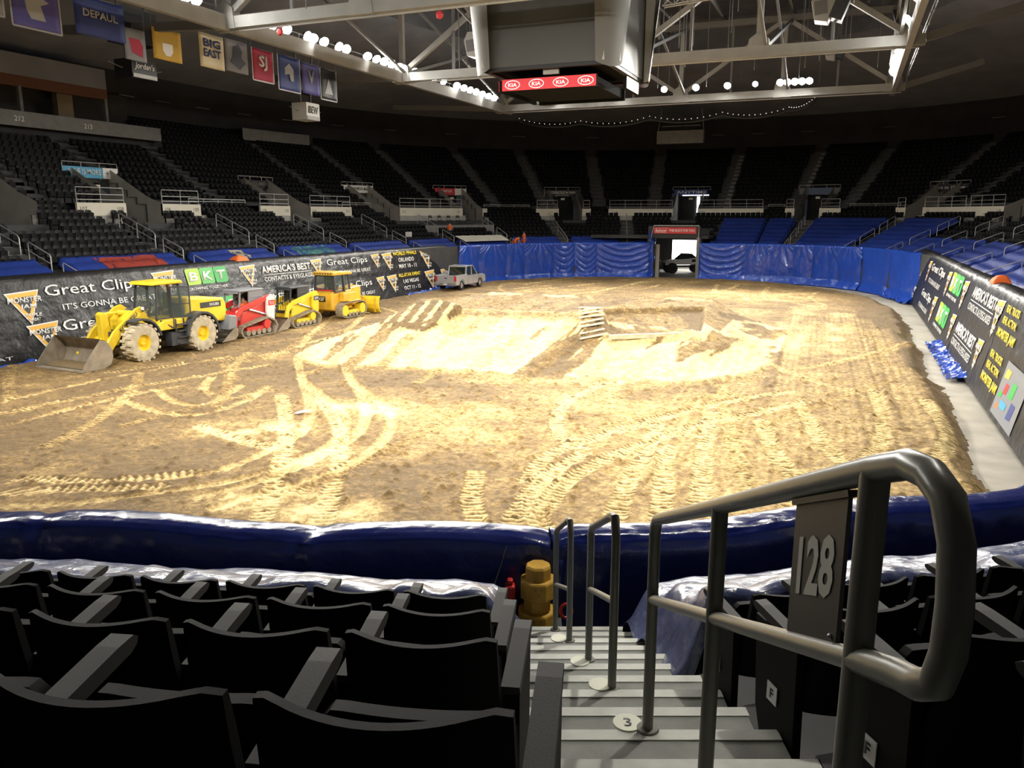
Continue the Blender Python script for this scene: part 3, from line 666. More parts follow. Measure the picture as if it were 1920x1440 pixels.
q = MB(); q.tube([vf(.53+.055*math.cos(a), 7.2, 2.62+.075*math.sin(a)) for a in [k*PI/8 for k in range(16)]], .016, 8, closed=True); t = q.build('hose_coil', M['redplas'], smooth=True); setp(t, 'small red hose loop right of the stacked yellow blocks', 'hose')
q = MB(); q.tube([vf(-.30, 7.1, 2.4), vf(-.22, 7.2, 2.75), vf(-.12, 7.35, 3.0), vf(-.05, 7.45, 3.2)], .006, 5); setp(q.build('thin_cord', M['dark_cord'] if 'dark_cord' in M else M['sign_dark']), 'thin dark cord hanging left of the stacked yellow blocks', 'cord')
# ---------------------------------------------------------------- seats of the far stands
def seat_template(detail):
    m = MB()
    if detail:
        m.add(*_t(slab(.225, .36, .84, .04, .07, .03, .02, 4, 3))); m.add(*_t(slab(.20, .36, .70, .01, -.05, .05, .14, 3, 2)))
        m.box((.25, .17, .64), (.05, .32, .04)); m.box((.25, .1, .31), (.03, .12, .62))
    else:
        m.prism([(.0, .36), (.03, .36), (-.04, .84), (-.07, .84)], -.225, .225, 'x'); m.prism([(.07, .38), (.16, .38), (.18, .70), (.13, .72)], -.20, .20, 'x')
        m.box((.25, .17, .64), (.05, .30, .04))
    return m
def _t(m): return m.v, m.f
SV = np.array([[at(s, 0)[0], at(s, 0)[1], at(s, 0)[2], at(s, 0)[3]] for s in np.arange(0, T, .1)]); SS = np.arange(0, T, .1)
def row_positions(d, pitch, s0, s1, ais, extra_cut):
    X = SV[:, 0]+SV[:, 2]*d; Y = SV[:, 1]+SV[:, 3]*d; L = np.concatenate([[0], np.cumsum(np.hypot(np.diff(X), np.diff(Y)))])
    la = sorted(np.interp(a % T, SS, L) for a in ais); l0, l1 = np.interp(s0, SS, L), np.interp(s1, SS, L)
    cuts = [l0]+[a for a in la if l0 < a < l1]+[l1]; out = []
    for ci, (a, b) in enumerate(zip(cuts, cuts[1:])):
        w_ = b-a-1.25; n = int(w_/pitch)
        if n < 1: continue
        st_ = a+.62+(w_-n*pitch)/2
        for k in range(n):
            l = st_+pitch*(k+.5); s = float(np.interp(l, L, SS))
            if extra_cut(s): continue
            x, y, nx, ny = at(s, d); out.append((x, y, math.atan2(ny, nx)+PI/2, s, ci, k, n))
    return out
def covered(s, j):
    """rows under the blue sheets"""
    if 176 > s > 133: return j < 3
    if s >= 106.6: return j < 3
    if s > 101.3: return j < 6
    if s > 97.5: return j < 2 if s > 100.9 else j < 8
    if s > 83: return j < 8
    if s > 24: return j < 4
    return True
seats = []
for j in range(NLOW+2):
    d = D0+TREAD*j+.78 if j < NLOW else 9.5+.7*(j-NLOW)+.62; z = Z0+RISE*j if j < NLOW else 6.25+.373*(j-NLOW)
    for q in row_positions(d, .53, 26, 178, LAIS, lambda s: covered(s, j) or (j >= NLOW and (inpar(s) or invom(s, .3))) or (j >= 7 and invom(s, .1)) or (119.6 < s < 127 and 6 <= j) or (j == 9 and 137 < s < 141)):
        seats.append((q[0], q[1], z, q[2], 'low', j, q))
for k in range(NUP):
    d = UD0+UTR*k+.74; z = UZ0+URI*k
    for q in row_positions(d, .53, 44, 178, UAIS, lambda s: (k < 4 and invom(s, .35)) or (s > 143.5 and k > 8)): seats.append((q[0], q[1], z, q[2], 'up', k, q))
def visible(x, y, z):
    r = x*CP+y*SP; f = -x*SP+y*CP; u = z+.6-H; c = f*math.cos(TH)-u*math.sin(TH); v = f*math.sin(TH)+u*math.cos(TH)
    if c < 1: return None
    px, py = 960+1500*r/c, 720-1500*v/c
    return c if -15 < px < 1935 and -10 < py < 1440 else None
vis = []; rest = []
for t_ in seats:
    c = visible(*t_[:3])
    (vis if c else rest).append((c or 0, t_))
vis.sort(key=lambda a: a[0]); NI = 238
tm = seat_template(True).mesh('stadium_seat', M['farseat'], True)
SN = {167: 'leftmost stairs', 158.3: 'stairs beside the red-printed cover', 150: 'stairs below the 109 parapet', 141.3: 'stairs above the amber dozer', 132.8: 'stairs left of the folding chairs', 63.2: 'stairs above the far banner end', 54: 'stairs at the right edge', 72.8: 'third right-hand stairs', 78.6: 'second right-hand stairs'}
def aname(s):
    l = [a for a in LN if a > s+.01]
    return SN.get(min(l), LN[min(l)]) if l else 'stairs past the left edge'
for c, (x, y, z, rz, kind, j, q) in vis[:NI]:
    o = bpy.data.objects.new('stadium_seat', tm); COL.objects.link(o); o.location = (x, y, z); o.rotation_euler.z = rz
    n, k = q[6], q[5]
    side = 'left' if q[3] > 75 else 'right'
    setp(o, 'seat, %s row above blue covers, %s right of the %s' % (ORD[max(0, j-(3 if q[3] > 133 else 4))], ORD[min(19, n-1-k)], aname(q[3])) if kind == 'low' else
         'black folded seat in the upper tier, %s row, %s seat along from the left-hand steps' % (ORD[j], ORD[min(19, n-1-k)]), 'seat', 'black folding seats of the %s stand' % side)
def stuff_seats(lst, name, lab):
    t = seat_template(False); v = np.array(t.v); nf = t.f; n = len(lst)
    ang = np.array([a[1][3] for a in lst]); pos = np.array([a[1][:3] for a in lst]); c, s = np.cos(ang), np.sin(ang)
    W = np.empty((n, len(v), 3)); W[..., 0] = v[None, :, 0]*c[:, None]-v[None, :, 1]*s[:, None]+pos[:, 0:1]; W[..., 1] = v[None, :, 0]*s[:, None]+v[None, :, 1]*c[:, None]+pos[:, 1:2]; W[..., 2] = v[None, :, 2]+pos[:, 2:3]
    me = bpy.data.meshes.new(name); me.vertices.add(n*len(v)); me.vertices.foreach_set('co', W.reshape(-1).astype(np.float32))
    lt = np.array([len(f) for f in nf]); flat = np.concatenate([np.array(f) for f in nf]); off = np.arange(n)*len(v)
    li = (flat[None]+off[:, None]).reshape(-1); tot = np.tile(lt, n); stt = np.concatenate([[0], np.cumsum(tot)[:-1]])
    me.loops.add(len(li)); me.loops.foreach_set('vertex_index', li.astype(np.int32)); me.polygons.add(len(tot)); me.polygons.foreach_set('loop_start', stt.astype(np.int32)); me.polygons.foreach_set('loop_total', tot.astype(np.int32))
    me.update(); me.validate(); me.materials.append(M['farseat']); o = bpy.data.objects.new(name, me); COL.objects.link(o)
    setp(o, lab, 'seats', kind='stuff')
stuff_seats(vis[NI:]+[r for r in rest if r[1][1] > 5], 'stadium_seats', 'rows upon rows of black seats filling the distant stands')

# ---------------------------------------------------------------- blue sheets over the front rows of the stands
def row_cover(s0, s1, j1, lab, seed, print_=None, lift=.66, d_in=.35, grp='blue sheets over the front rows of the stands', m_=None):
    L = abs(s1-s0)*1.1; nu = max(8, int(L/.16)); dmax = D0+TREAD*j1+.05; nv = max(12, int((dmax-d_in)/.13))
    out = np.zeros((nu, nv, 3))
    for i in range(nu):
        s = s0+(s1-s0)*i/(nu-1); e = min(i, nu-1-i)
        x0, y0, nx, ny = at(s, 0)
        for j in range(nv):
            d = d_in+(dmax-d_in)*j/(nv-1); ph = (d-D0)/TREAD
            z = Z0+RISE*max(ph-.1, -.3)+lift+.05*math.sin(ph*2*PI+2)+.0
            if e == 0: z -= .35
            if j == nv-1: z -= .25
            if j == 0: z = min(z, hwall(s)+.02)
            out[i, j] = (x0+nx*d, y0+ny*d, z)
    nz = fbm(out[..., 0], out[..., 1], 1.3, seed)-.5; out[..., 2] += .12*nz
    o = grid_obj('tarpaulin', out, m_ or M['bluemat']); setp(o, lab, 'tarpaulin', grp)
    if print_:
        # faded print: patches lying just above the sheet
        for (ua, ub, va, vb, mm, nm, dens) in print_:
            m = MB(); r = random.Random(seed)
            for i in range(int(ua*nu), int(ub*nu)):
                for j in range(int(va*nv), int(vb*nv)):
                    if r.random() < dens and i+1 < nu and j+1 < nv:
                        q = [out[i, j], out[i+1, j], out[i+1, j+1], out[i, j+1]]; m.add([(p[0], p[1], p[2]+.015) for p in q], [(0, 1, 2, 3)])
            if m.v: m.build(nm, M[mm], o)
    return o
g = .55
pr1 = [(.25, .78, .15, .9, 'faded_red', 'faded_print', .97), (.30, .36, .2, .8, 'orange_print', 'print_edge', .5), (.66, .72, .2, .8, 'orange_print', 'print_edge', .5)]
mat('faded red print', (.33, .04, .025), .6, noise=.3); M['faded_red'] = MATS['faded red print']; mat('faded tan print', (.40, .36, .24), .6, noise=.3); M['faded_tan'] = MATS['faded tan print']; mat('faded teal print', (.05, .20, .17), .6, noise=.3); M['faded_teal'] = MATS['faded teal print']
row_cover(176, 167+g, 3, 'blue cover at the left frame edge of the left stand', 1)
row_cover(167-g, 158.3+g, 3, 'blue cover printed with a faded red block on the left stand', 2, pr1)
row_cover(158.3-g, 150+g, 3, 'blue cover with a small faded tan emblem above the green-lettered banner', 3, [(.45, .62, .6, .9, 'faded_tan', 'faded_print', .8), (.50, .58, .2, .6, 'faded_tan', 'faded_print', .7)])
row_cover(150-g, 141.3+g, 3, 'blue cover with faded teal and lime lettering on the left stand', 4, [(.15, .7, .55, .9, 'faded_teal', 'faded_print', .6), (.3, .8, .1, .45, 'faded_teal', 'faded_print', .55)])
row_cover(141.3-g, 132.8+g, 3, 'plain blue cover above the second white-lettered banner on the left stand', 5)
row_cover(132.8-g, 126.3+g, 3, 'plain blue cover above the date-lettered banner', 6)
row_cover(126.3-g, 120.0+g, 3, 'blue cover below the folding chairs with a pale sheet lying on it', 7)
row_cover(120.0-g, 114.3+g, 3, 'blue cover on the far stand left of the farm sign stairs', 8)
row_cover(114.3-g, 108.8+g, 3, 'blue cover on the far stand between the two far stairs', 9)
row_cover(108.8-g, TUN[1]+.4, 3, 'short blue cover just left of the vehicle tunnel', 10)
row_cover(TUN[0]-.5, 97.6, 2, 'small blue cover right of the tunnel mouth', 20)
row_cover(100.6, 96.6, 8, 'narrow blue cover climbing the rows right of the tunnel', 11)
row_cover(93.9-g, 88.3+g, 8.2, 'wide blue cover left of the pair on the far right rows', 12); row_cover(96.5, 93.9+g, 8, 'blue cover strip left of the far right stairs', 21)
row_cover(88.3-g, 83+g*.6, 8.2, 'wide blue cover right of the pair on the far right rows', 13)
row_cover(83-g*.6, 78.6+g*.6, 4, 'blue cover left of the first right-hand rail pair', 14)
row_cover(78.6-g*.6, 72.8+g, 4, 'blue cover between the second and third right-hand stairs', 15)
row_cover(72.8-g, 63.2+g, 4, 'blue cover above the far end of the right banners', 16)
row_cover(63.2-g, 54+g, 4, 'blue cover above the orange item on the right banners', 17)
row_cover(54-g, 45+g, 4, 'shiny blue cover at the right frame edge', 18); row_cover(45-g, 36, 4, 'blue cover nearest on the right stand', 19)
# pale sheet on the blue cover near the workers
q = MB(); S_ = rng_s(120.6, 126, .5)
pts0 = [(*at(s, 1.9)[:2], 4.0) for s in S_]; pts1 = [(*at(s, 3.3)[:2], 4.48+.03*(i % 2)) for i, s in enumerate(S_)]
q.add(pts0+pts1, [(i, i+1, len(S_)+i+1, len(S_)+i) for i in range(len(S_)-1)]); o = q.build('plastic_sheet', M['cream_sheet'] if 'cream_sheet' in M else M['fascia']); o.modifiers.new('thick', 'SOLIDIFY').thickness = .04
setp(o, 'pale sheet laid over the blue cover beside the workers in orange', 'sheet')

# ---------------------------------------------------------------- glossy sheets hung down the far boards
def hung(s0, s1, lab, seed, style='swag', tops=None, m_=None, dout=.14, zt=None, flare=.55, d_extra=0):
    L = abs(s1-s0); nu = max(20, int(L/.045)); nv = 90
    U = np.linspace(0, 1, nu)[:, None]*np.ones((1, nv)); Vv = np.linspace(0, 1, nv)[None]*np.ones((nu, 1))   # V 0 top .. 1 bottom
    x = U*L; y = Vv*3.7; F = np.zeros_like(U)
    tops = tops or [0, .5, 1]
    for a, b in zip(tops, tops[1:]):
        c = (a+b)/2; hw = (b-a)/2; t = np.clip((U-c)/hw, -1, 1); ins = ((U >= a) & (U <= b))
        if style == 'swag':
            ph = (y*.9+1.1*(t*t)*-1.0)*1.0; F += ins*(1-t*t)**.5*np.abs(np.sin((y*1.0-.9*(1-t*t)+.3*(fbm(x, y, 1.5, seed)-.5))*5.2))**.7*.13*(1-.25*Vv)
        elif style == 'fan':
            F += ins*.10*np.abs(np.sin((x-c*L)/(y*.5+.25)*3.0+seed))**.8*np.exp(-y*.45)
        else:
            F += ins*.05*np.sin((x-c*L)*1.3+y*.4)
    F += .16*(fbm(x, y, 1.6, seed+1)-.5)+.06*(fbm(x*2.2, y*.9, .6, seed+3)-.5)
    for a in tops: F -= .18*np.exp(-((U-a)*L/.35)**2)*(Vv**.5)
    F += flare*sst(.8, 1, Vv)*(.5+.5*fbm(x, y*0, .8, seed+5))
    out = np.zeros((nu, nv, 3))
    for i in range(nu):
        s = s0+(s1-s0)*i/(nu-1); X, Y, nx, ny = at(s, 0); h = (zt or hwall(s))+.04
        d = -(dout+F[i]); z = h*(1-Vv[i])+.03; z[-3:] = .05+.04*rng.random(3)
        d[:4] = np.linspace(.22, d[4], 4); z[:3] = h+.02
        out[i, :, 0] = X+nx*d; out[i, :, 1] = Y+ny*d; out[i, :, 2] = z
    o = grid_obj('tarpaulin', out, m_ or M['blue']); setp(o, lab, 'tarpaulin', 'glossy blue sheets hung down the far boards'); return o
hung(129.3, 122.5, 'glossy blue sheet hung behind the silver pickup', 31, 'fan', [0, .45, 1])
hung(122.6, 116.6, 'glossy blue hung sheet, second from the left on the far boards', 32, 'fan', [0, .4, 1])
hung(116.7, 111.9, 'glossy blue hung sheet with two boxy bulges below the farm sign', 33, 'swag', [0, .5, 1])
hung(112.0, TUN[1]-.1, 'glossy blue hung sheet with deep swags left of the tunnel', 34, 'swag', [0, 1])
hung(TUN[0]+.15, 97.0, 'glossy blue hung sheet with swags right of the tunnel', 35, 'swag', [0, 1])
hung(97.1, 90.5, 'glossy blue hung sheet with fanned creases left of the far right corner', 36, 'fan', [0, .35, .7, 1])
hung(90.6, 84.5, 'glossy blue hung sheet in the far right corner', 37, 'fan', [0, .5, 1])
hung(84.6, 73.4, 'smooth blue hung sheet beside the end of the right banners', 38, 'plain', [0, .4, 1])
# crumpled skirts at the foot of the boards
def skirt(s0, s1, lab, seed, w0=.2, w1=1.1):
    nu = int(abs(s1-s0)/.10); nv = 14; out = np.zeros((nu, nv, 3))
    for i in range(nu):
        s = s0+(s1-s0)*i/(nu-1); X, Y, nx, ny = at(s, 0)
        for j in range(nv):
            v = j/(nv-1); d = -(w0+(w1-w0)*v); z = .36*(1-v)**2+.06; out[i, j] = (X+nx*d, Y+ny*d, z)
    n = fbm(out[..., 0], out[..., 1], .38, seed, 4); n = np.abs(n-.5)*2.4; out[..., 2] += .30*n*(1-.0*n); out[..., 0] += .15*(n-.5)
    setp(grid_obj('tarpaulin', out, M['blue']), lab, 'tarpaulin', 'crumpled blue sheet ends on the floor')
skirt(176, 163, 'crumpled blue sheet edge on the floor behind the loader bucket', 51, .1, 1.3)
skirt(139, 129.5, 'crumpled blue sheet edge on the floor between dozer blade and pickup', 52, .3, 1.5)
skirt(53, 42.5, 'crumpled blue sheet edge lying on the concrete below the right eyeglasses banner', 53, .45, 1.35)
skirt(80, 73, 'crumpled blue sheet edge at the foot of the far right corner', 54, .4, 1.0)
skirt(41, 34, 'crumpled blue sheet edge at the lower right frame edge', 55, .1, .6)
TRACKS = {'smooth':[[(-29.96,43.47),(-26.34,35.65),(-22.9,29.55),(-18.87,24.59),(-15.84,21.09),(-13.97,18.28),(-13.63,16.13),(-13.8,14.37),(-14.33,13.72)],[(-18.87,24.59),(-15.5,21.65),(-13.71,20.06),(-12.54,17.67),(-12.41,15.64),(-12.88,13.89),(-14.53,11.94),(-16.31,10.77)],[(-28.37,44.13),(-24.74,36.31),(-21.14,30.28),(-16.82,24.9),(-14.14,21.79),(-12.48,18.9),(-12.09,16.77),(-12.21,14.38),(-12.7,13.18)],[(-16.82,24.9),(-13.66,21.99),(-12.23,20.32),(-11.19,17.68),(-11.05,15.74),(-11.39,14.51),(-11.89,12.78)],[(-22.09,23.26),(-21.14,21.77),(-20.19,21.21)],[(-22.22,19.29),(-19.75,18.29),(-18.11,18.6),(-18.23,20.94),(-19.15,22.89)],[(-22.03,20.72),(-20.08,19.5),(-18.88,19.67),(-20.05,22.52)],[(-25.67,17.43),(-25.84,20.64),(-25.59,24.18),(-24.96,27.17)],[(-22.69,15.31),(-22.72,19.08),(-22.2,21.63)]],'lug':[[(-6.08,17.35),(-5.89,15.44),(-5.3,14.19),(-4.82,13.8)],[(-6.62,17.35),(-6.8,18.96),(-6.08,20.94),(-4.79,24.12),(-2.8,27.77),(-1.68,29.15)],[(-5.46,14.93),(-5.71,17.07),(-5.12,19.66),(-3.8,23.14),(-2.22,25.55),(-1.07,27.62)],[(-4.09,15.83),(-4.32,17.65),(-4.48,19.93),(-4.81,22.72)],[(-3.18,15.87),(-3.57,17.96),(-3.96,20.14)],[(-2.46,16.17),(-2.75,18.3),(-3.2,21.55),(-3.57,24.63)],[(-7.98,28.03),(-8.41,25.01),(-7.78,22.16),(-7.05,20.53),(-6.45,19.92)],[(-1.02,26.82),(-0.25,22.76),(0.43,20.49)],[(-1.91,23.92),(-1.38,21.21),(-0.73,19.14)],[(1.26,29.91),(1.46,25.99),(1.22,22.82),(0.55,20.54)],[(2.84,28.83),(3.11,25.36),(2.75,22.92),(2.24,21.25)],[(-17.23,21.36),(-14.84,18.56),(-12.94,15.91),(-11.04,12.96),(-10.27,11.69)],[(-16.06,21.84),(-13.39,19.17),(-11.56,16.48),(-10.17,14.04),(-9.27,12.4)],[(-7.68,16.26),(-7.18,14.91),(-6.39,13.74),(-6.02,13.45)],[(-16.8,17.43),(-15.41,16.95),(-14.02,16.61)],[(-17.08,12.37),(-15.52,12.8),(-14.48,13.87)],[(-17.12,11.35),(-16.01,12.08),(-14.53,12.81)],[(-0.61,19.19),(-0.72,17.23),(-0.81,15.6)],[(-5.85,14.12),(-6.29,16.83),(-6.01,18.78)]],'straight':[[(-2.45,53.31),(-1.75,32.83),(-1.31,18.9)],[(-1.52,53.7),(-0.87,33.2),(-0.41,17.36)],[(-0.59,54.08),(0.04,33.57),(0.43,19.62)],[(0.34,54.47),(0.98,33.96),(1.48,20.05)],[(1.23,51.98),(1.77,32.07),(2.24,21.25)],[(1.96,47.37),(2.24,29.42),(2.75,20.58)],[(-3.05,41.21),(-3.06,30.07),(-2.58,18.37)],[(-3.3,32.19),(-3.57,24.63),(-3.51,17.99)],[(-4.85,32.77),(-4.64,24.18),(-4.55,17.55)],[(2.53,34.61),(2.91,24.66),(3.23,18.53)]]}
# ---------------------------------------------------------------- dirt field with jump
def resample(pl, st=.12):
    pl = np.array(pl, float); 
    # smooth with Chaikin
    for _ in range(3):
        q = [pl[0]]
        for a, b in zip(pl[:-1], pl[1:]): q += [a*.75+b*.25, a*.25+b*.75]
        q.append(pl[-1]); pl = np.array(q)
    L = np.concatenate([[0], np.cumsum(np.hypot(*np.diff(pl, axis=0).T))]); n = max(3, int(L[-1]/st)); t = np.linspace(0, L[-1], n)
    return np.stack([np.interp(t, L, pl[:, 0]), np.interp(t, L, pl[:, 1])], 1), t
xs = np.arange(-32.2, 4.4, .068)
ys = np.concatenate([np.arange(5.2, 12, .2), np.arange(12, 28, .045), np.arange(28, 50, .085), np.arange(50, 81.8, .14)])
X, Y = np.meshgrid(xs, ys, indexing='ij')
def rr(X, Y, cx, cy, hx, hy, r):
    qx, qy = np.abs(X-cx)-hx+r, np.abs(Y-cy)-hy+r
    return np.hypot(np.maximum(qx, 0), np.maximum(qy, 0))+np.minimum(np.maximum(qx, qy), 0)-r
jag = (fbm(X, Y, 3.2, 61)-.5)*1.5+(fbm(X, Y, .6, 62)-.5)*.5
inside = -(rr(X, Y, -14.2, 41.5, 17.8, 39.2, 15.5)+.7*sst(56, 78, Y)*sst(-10, 2, X)*4)+jag*.55
Hh = np.full(X.shape, .30)+.10*(fbm(X, Y, 6, 63)-.5)+.05*(fbm(X, Y, 1.2, 64)-.5)
rough = fbm(X, Y, 9, 65); Hh += .085*(fbm(X, Y, .26, 66, 3)-.5)*(.4+1.2*rough)
Hh += .10*np.exp(-((inside-.9)/.5)**2)*(.5+fbm(X, Y, .7, 67))          # berm near the edge
# clods
for i in range(2600):
    cx, cy = rng.uniform(-30, 2.5), 12+abs(rng.normal(0, 18)); 
    ix, iy = np.searchsorted(xs, cx), np.searchsorted(ys, cy)
    if 2 < ix < len(xs)-3 and 2 < iy < len(ys)-3: Hh[ix-1:ix+1, iy-1:iy+1] += rng.uniform(.02, .07)
pack = np.clip(.29+.85*(fbm(X, Y, 7, 70)-.5)+.55*(fbm(X, Y, 1.4, 71)-.5), 0, 1)
pack *= sst(.5, 3.5, inside)*.75+.25
pack *= 1-.45*sst(-1.5, 2.5, X)                                        # damp soil along the right edge
BRK = fbm(X, Y, 1.3, 77)*.6+fbm(X, Y, .35, 78)*.4+.18
def stamp(pl, wd, depth, pk, lug=0, ridge=.02):
    global Hh, pack
    p, t = resample(pl)
    x0, x1 = p[:, 0].min()-1, p[:, 0].max()+1; y0, y1 = p[:, 1].min()-1, p[:, 1].max()+1
    a, b = np.searchsorted(xs, [x0, x1]); c, d = np.searchsorted(ys, [y0, y1])
    best = np.full((b-a, d-c), 9.); arc = np.zeros_like(best); side = np.zeros_like(best)
    sx, sy = X[a:b, c:d], Y[a:b, c:d]
    for k in range(len(p)-1):
        q = p[k]; e = p[k+1]-p[k]; L = np.hypot(*e)
        i0, i1 = np.searchsorted(xs[a:b], [q[0]-wd*1.3-.2, q[0]+wd*1.3+.2]); j0, j1 = np.searchsorted(ys[c:d], [q[1]-wd*1.3-.2, q[1]+wd*1.3+.2])
        if i1 <= i0 or j1 <= j0: continue
        dx, dy = sx[i0:i1, j0:j1]-q[0], sy[i0:i1, j0:j1]-q[1]; al = (dx*e[0]+dy*e[1])/L; pe = (dx*e[1]-dy*e[0])/L; ds = np.hypot(dx, dy)
        mk = ds < best[i0:i1, j0:j1]; best[i0:i1, j0:j1][mk] = ds[mk]; arc[i0:i1, j0:j1][mk] = (t[k]+al)[mk]; side[i0:i1, j0:j1][mk] = pe[mk]
    s_ = np.abs(side); ok = best < wd*1.6; f = (1-sst(wd*.42, wd*.56, s_))*ok; fm = f*np.clip(1.9*BRK[a:b, c:d]-.25, .0, 1)
    Hh[a:b, c:d] -= depth*f; Hh[a:b, c:d] += ridge*np.exp(-((s_-wd*.62)/.07)**2)*ok
    pp = pack[a:b, c:d]
    if lug:
        ph = np.abs(((arc+np.sign(side)*side*.35*0)/lug) % 1-.5)*2; tooth = (ph > .45).astype(float)
        Hh[a:b, c:d] += .05*f*tooth; pack[a:b, c:d] = pp*(1-fm)+fm*np.clip(pp*.55+pk*(-.12+.85*tooth), 0, 1)
    else:
        strp = .85+.15*np.sin(side/wd*22); pack[a:b, c:d] = pp*(1-fm)+fm*np.clip(pp*.35+pk*.62*strp, 0, 1)
for l in TRACKS['straight']: stamp(l, .9, .02, .6, 0); 
for l in TRACKS['lug']: stamp(l, .48, .045, .95, .19, .03)
for l in TRACKS['smooth']: stamp(l, .38, .035, .95, 0, .03)
rr_ = random.Random(3)
for i in range(70):     # faint crawler prints all over the flat
    x, y, a = rr_.uniform(-29, 2), rr_.uniform(13, 70), rr_.gauss(PI/2, .5); l = rr_.uniform(3, 12); c = rr_.uniform(-.05, .05)
    pl = [(x+math.cos(a+c*k)*k*l/6, y+math.sin(a+c*k)*k*l/6) for k in range(7)]; stamp(pl, .42, .02, rr_.uniform(.35, .8), .17, .015)
# --- big jump: table top with swept faces
def ramp_field():
    u = X+.10*(Y-35)*0; yt = 35.0+.13*(X+14)*1.0
    front = np.clip((yt-Y)/8.2, 0, 1); back = np.clip((Y-(yt+6.5))/6.0, 0, 1)
    lft = np.clip((-19.2-X)/5.2, 0, 1); rgt = np.clip((X+6.2)/4.2, 0, 1)
    dd = np.clip(np.sqrt(front**2+lft**2+rgt**2+back**2), 0, 1); return 1.75*(1-dd)**1.35, front, lft, rgt, back, dd
rh, fr, lf, rg, bk, dd = ramp_field()
core = (1-sst(0, .15, dd))
# lower bay behind the timber edge on the right
bu = (X+9.1)*.82+(Y-32.7)*.57; bv = -(X+9.1)*.57+(Y-32.7)*.82
bay = sst(-.05, .05, bv)*(1-sst(4.2, 4.5, bv))*sst(-.05, .15, bu-.28*bv)*(1-sst(4.1, 4.4, bu-.5*bv))
rampz = .98+bv*.13
rh = rh*(1-bay)+bay*rampz
rh = rh-.30*np.exp(-((bv+.55)/.45)**2)*sst(-.3, .2, bu)*(1-sst(4.0, 4.6, bu))
# raised wedge at left, ribbed lip at (−10)
cu, su = math.cos(-.3), math.sin(-.3); wu = (X+18.5)*cu+(Y-33.2)*su; wv = -(X+18.5)*su+(Y-33.2)*cu
wl = (1-sst(1.35, 1.6, np.abs(wu)))*sst(-1.7, -1.2, wv)*(1-sst(1.35, 1.6, wv))*np.clip(.55+wv*.28, 0, 1)
rh = rh+.42*wl; rh = rh+.22*np.exp(-(((bu-.28*bv+.7)/.6)**2+((bv-2.2)/2.0)**2)**2)
rh += .9*np.clip(1-np.maximum(np.abs(X+9.2)/2.6, np.abs(Y-51)/2.8), 0, .45)/.45*(1-.0*X)*sst(47, 52, Y)
rh += .7*np.clip(1-np.maximum(np.abs(X+20.5)/4.5, np.abs(Y-51)/3.0), 0, .3)/.3
rh += .5*np.clip(1-np.maximum(np.abs(X+15)/3.5, np.abs(Y-46.5)/2.4), 0, .4)/.4
on = sst(.02, .15, rh)
# front face is packed and dry with streaks running down the sweep
ang = np.arctan2(Y-38, X+13); st1 = fbm(np.where(fr > 0, X+.35*(35-Y)*np.sign(X+13)*.6, X), Y*.22, .8, 80, 4); st2 = fbm(X*1.8, Y*.5, 1.4, 81)
bl = fbm(X+.25*(35-Y)*np.tanh((X+13)/4), Y*.20, .8, 86, 5); pf = np.clip(.86+.5*(st1-.5)+.4*(st2-.5)-.60*sst(.555, .60, bl)*(1-.75*np.exp(-((X+16.2)/2.2)**2)), 0, .95); pf = pf*np.where(dd > .86, .75, 1)
topband = np.exp(-((rh-1.62)/.14)**2)*(fr > 0)
pf = pf*(1-.55*topband)
bars = (np.sin((X+.3*(35-Y))*2.1) > .1)
pb = np.where(bay > .5, np.clip(.15+1.5*sst(.38, .62, fbm(bu*1.0, bv*.3, .7, 83, 5))-.35*sst(3, 4.5, bu), 0, .85), pf)
pb = np.where((wl > .12), .12+.7*((np.sin((X*1.0+.1*Y)*9) > .35) & (fbm(X, Y, 1.2, 85) > .42)), pb)
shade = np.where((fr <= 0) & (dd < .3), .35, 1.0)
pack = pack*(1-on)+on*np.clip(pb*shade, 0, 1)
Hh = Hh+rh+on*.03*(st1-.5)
Hh -= .30*0
sw = sst(.25, .6, fr)*(1-sst(.8, 1, dd)); Hh += .035*np.sin((X*1.0+.55*(35-Y)*np.tanh((X+13)/4))*3.0)*sw
# two lanes of pale packed clay on the right
lane = np.exp(-((X+2.4)/.9)**4)*sst(30, 42, Y)*(1-sst(56, 62, Y))+np.exp(-((X+.1)/.8)**4)*sst(34, 44, Y)*(1-sst(56, 60, Y))
pack = np.clip(pack+lane*(.75*(fbm(X*1.4, Y*.5, .9, 90)-.25)), 0, 1)
# bright dry patches near the bottom left
for cx, cy, r_, k in ((-10.9, 13.2, 1.0, .8), (-9.6, 13.4, .7, .6), (-15.5, 18.0, 1.2, .7), (-14, 21.5, .8, .8), (-12.6, 16.3, .8, .5)):
    pack = np.clip(pack+k*np.exp(-(((X-cx)/r_/1.6)**2+((Y-cy)/r_)**2))*(fbm(X, Y, .5, 91)*1.6), 0, 1.0)
Z = np.where(inside > 0, Hh*sst(0, .75, inside), -.12)
Z = np.where(inside <= 0, -.15, Z)
dm = bpy.data.materials.new('arena soil'); dm.use_nodes = True; nt = dm.node_tree; bs = nt.nodes['Principled BSDF']; bs.inputs['Roughness'].default_value = .82; bs.inputs['Specular IOR Level'].default_value = .35
at_n = nt.nodes.new('ShaderNodeAttribute'); at_n.attribute_name = 'pack'
tc = nt.nodes.new('ShaderNodeTexCoord')
n1 = nt.nodes.new('ShaderNodeTexNoise'); n1.inputs['Scale'].default_value = 1.9; n1.inputs['Detail'].default_value = 11; n1.inputs['Roughness'].default_value = .82; nt.links.new(tc.outputs['Object'], n1.inputs['Vector'])
ma = nt.nodes.new('ShaderNodeMath'); ma.operation = 'MULTIPLY_ADD'; ma.inputs[1].default_value = 1.5; ma.inputs[2].default_value = -.75; nt.links.new(n1.outputs['Fac'], ma.inputs[0])
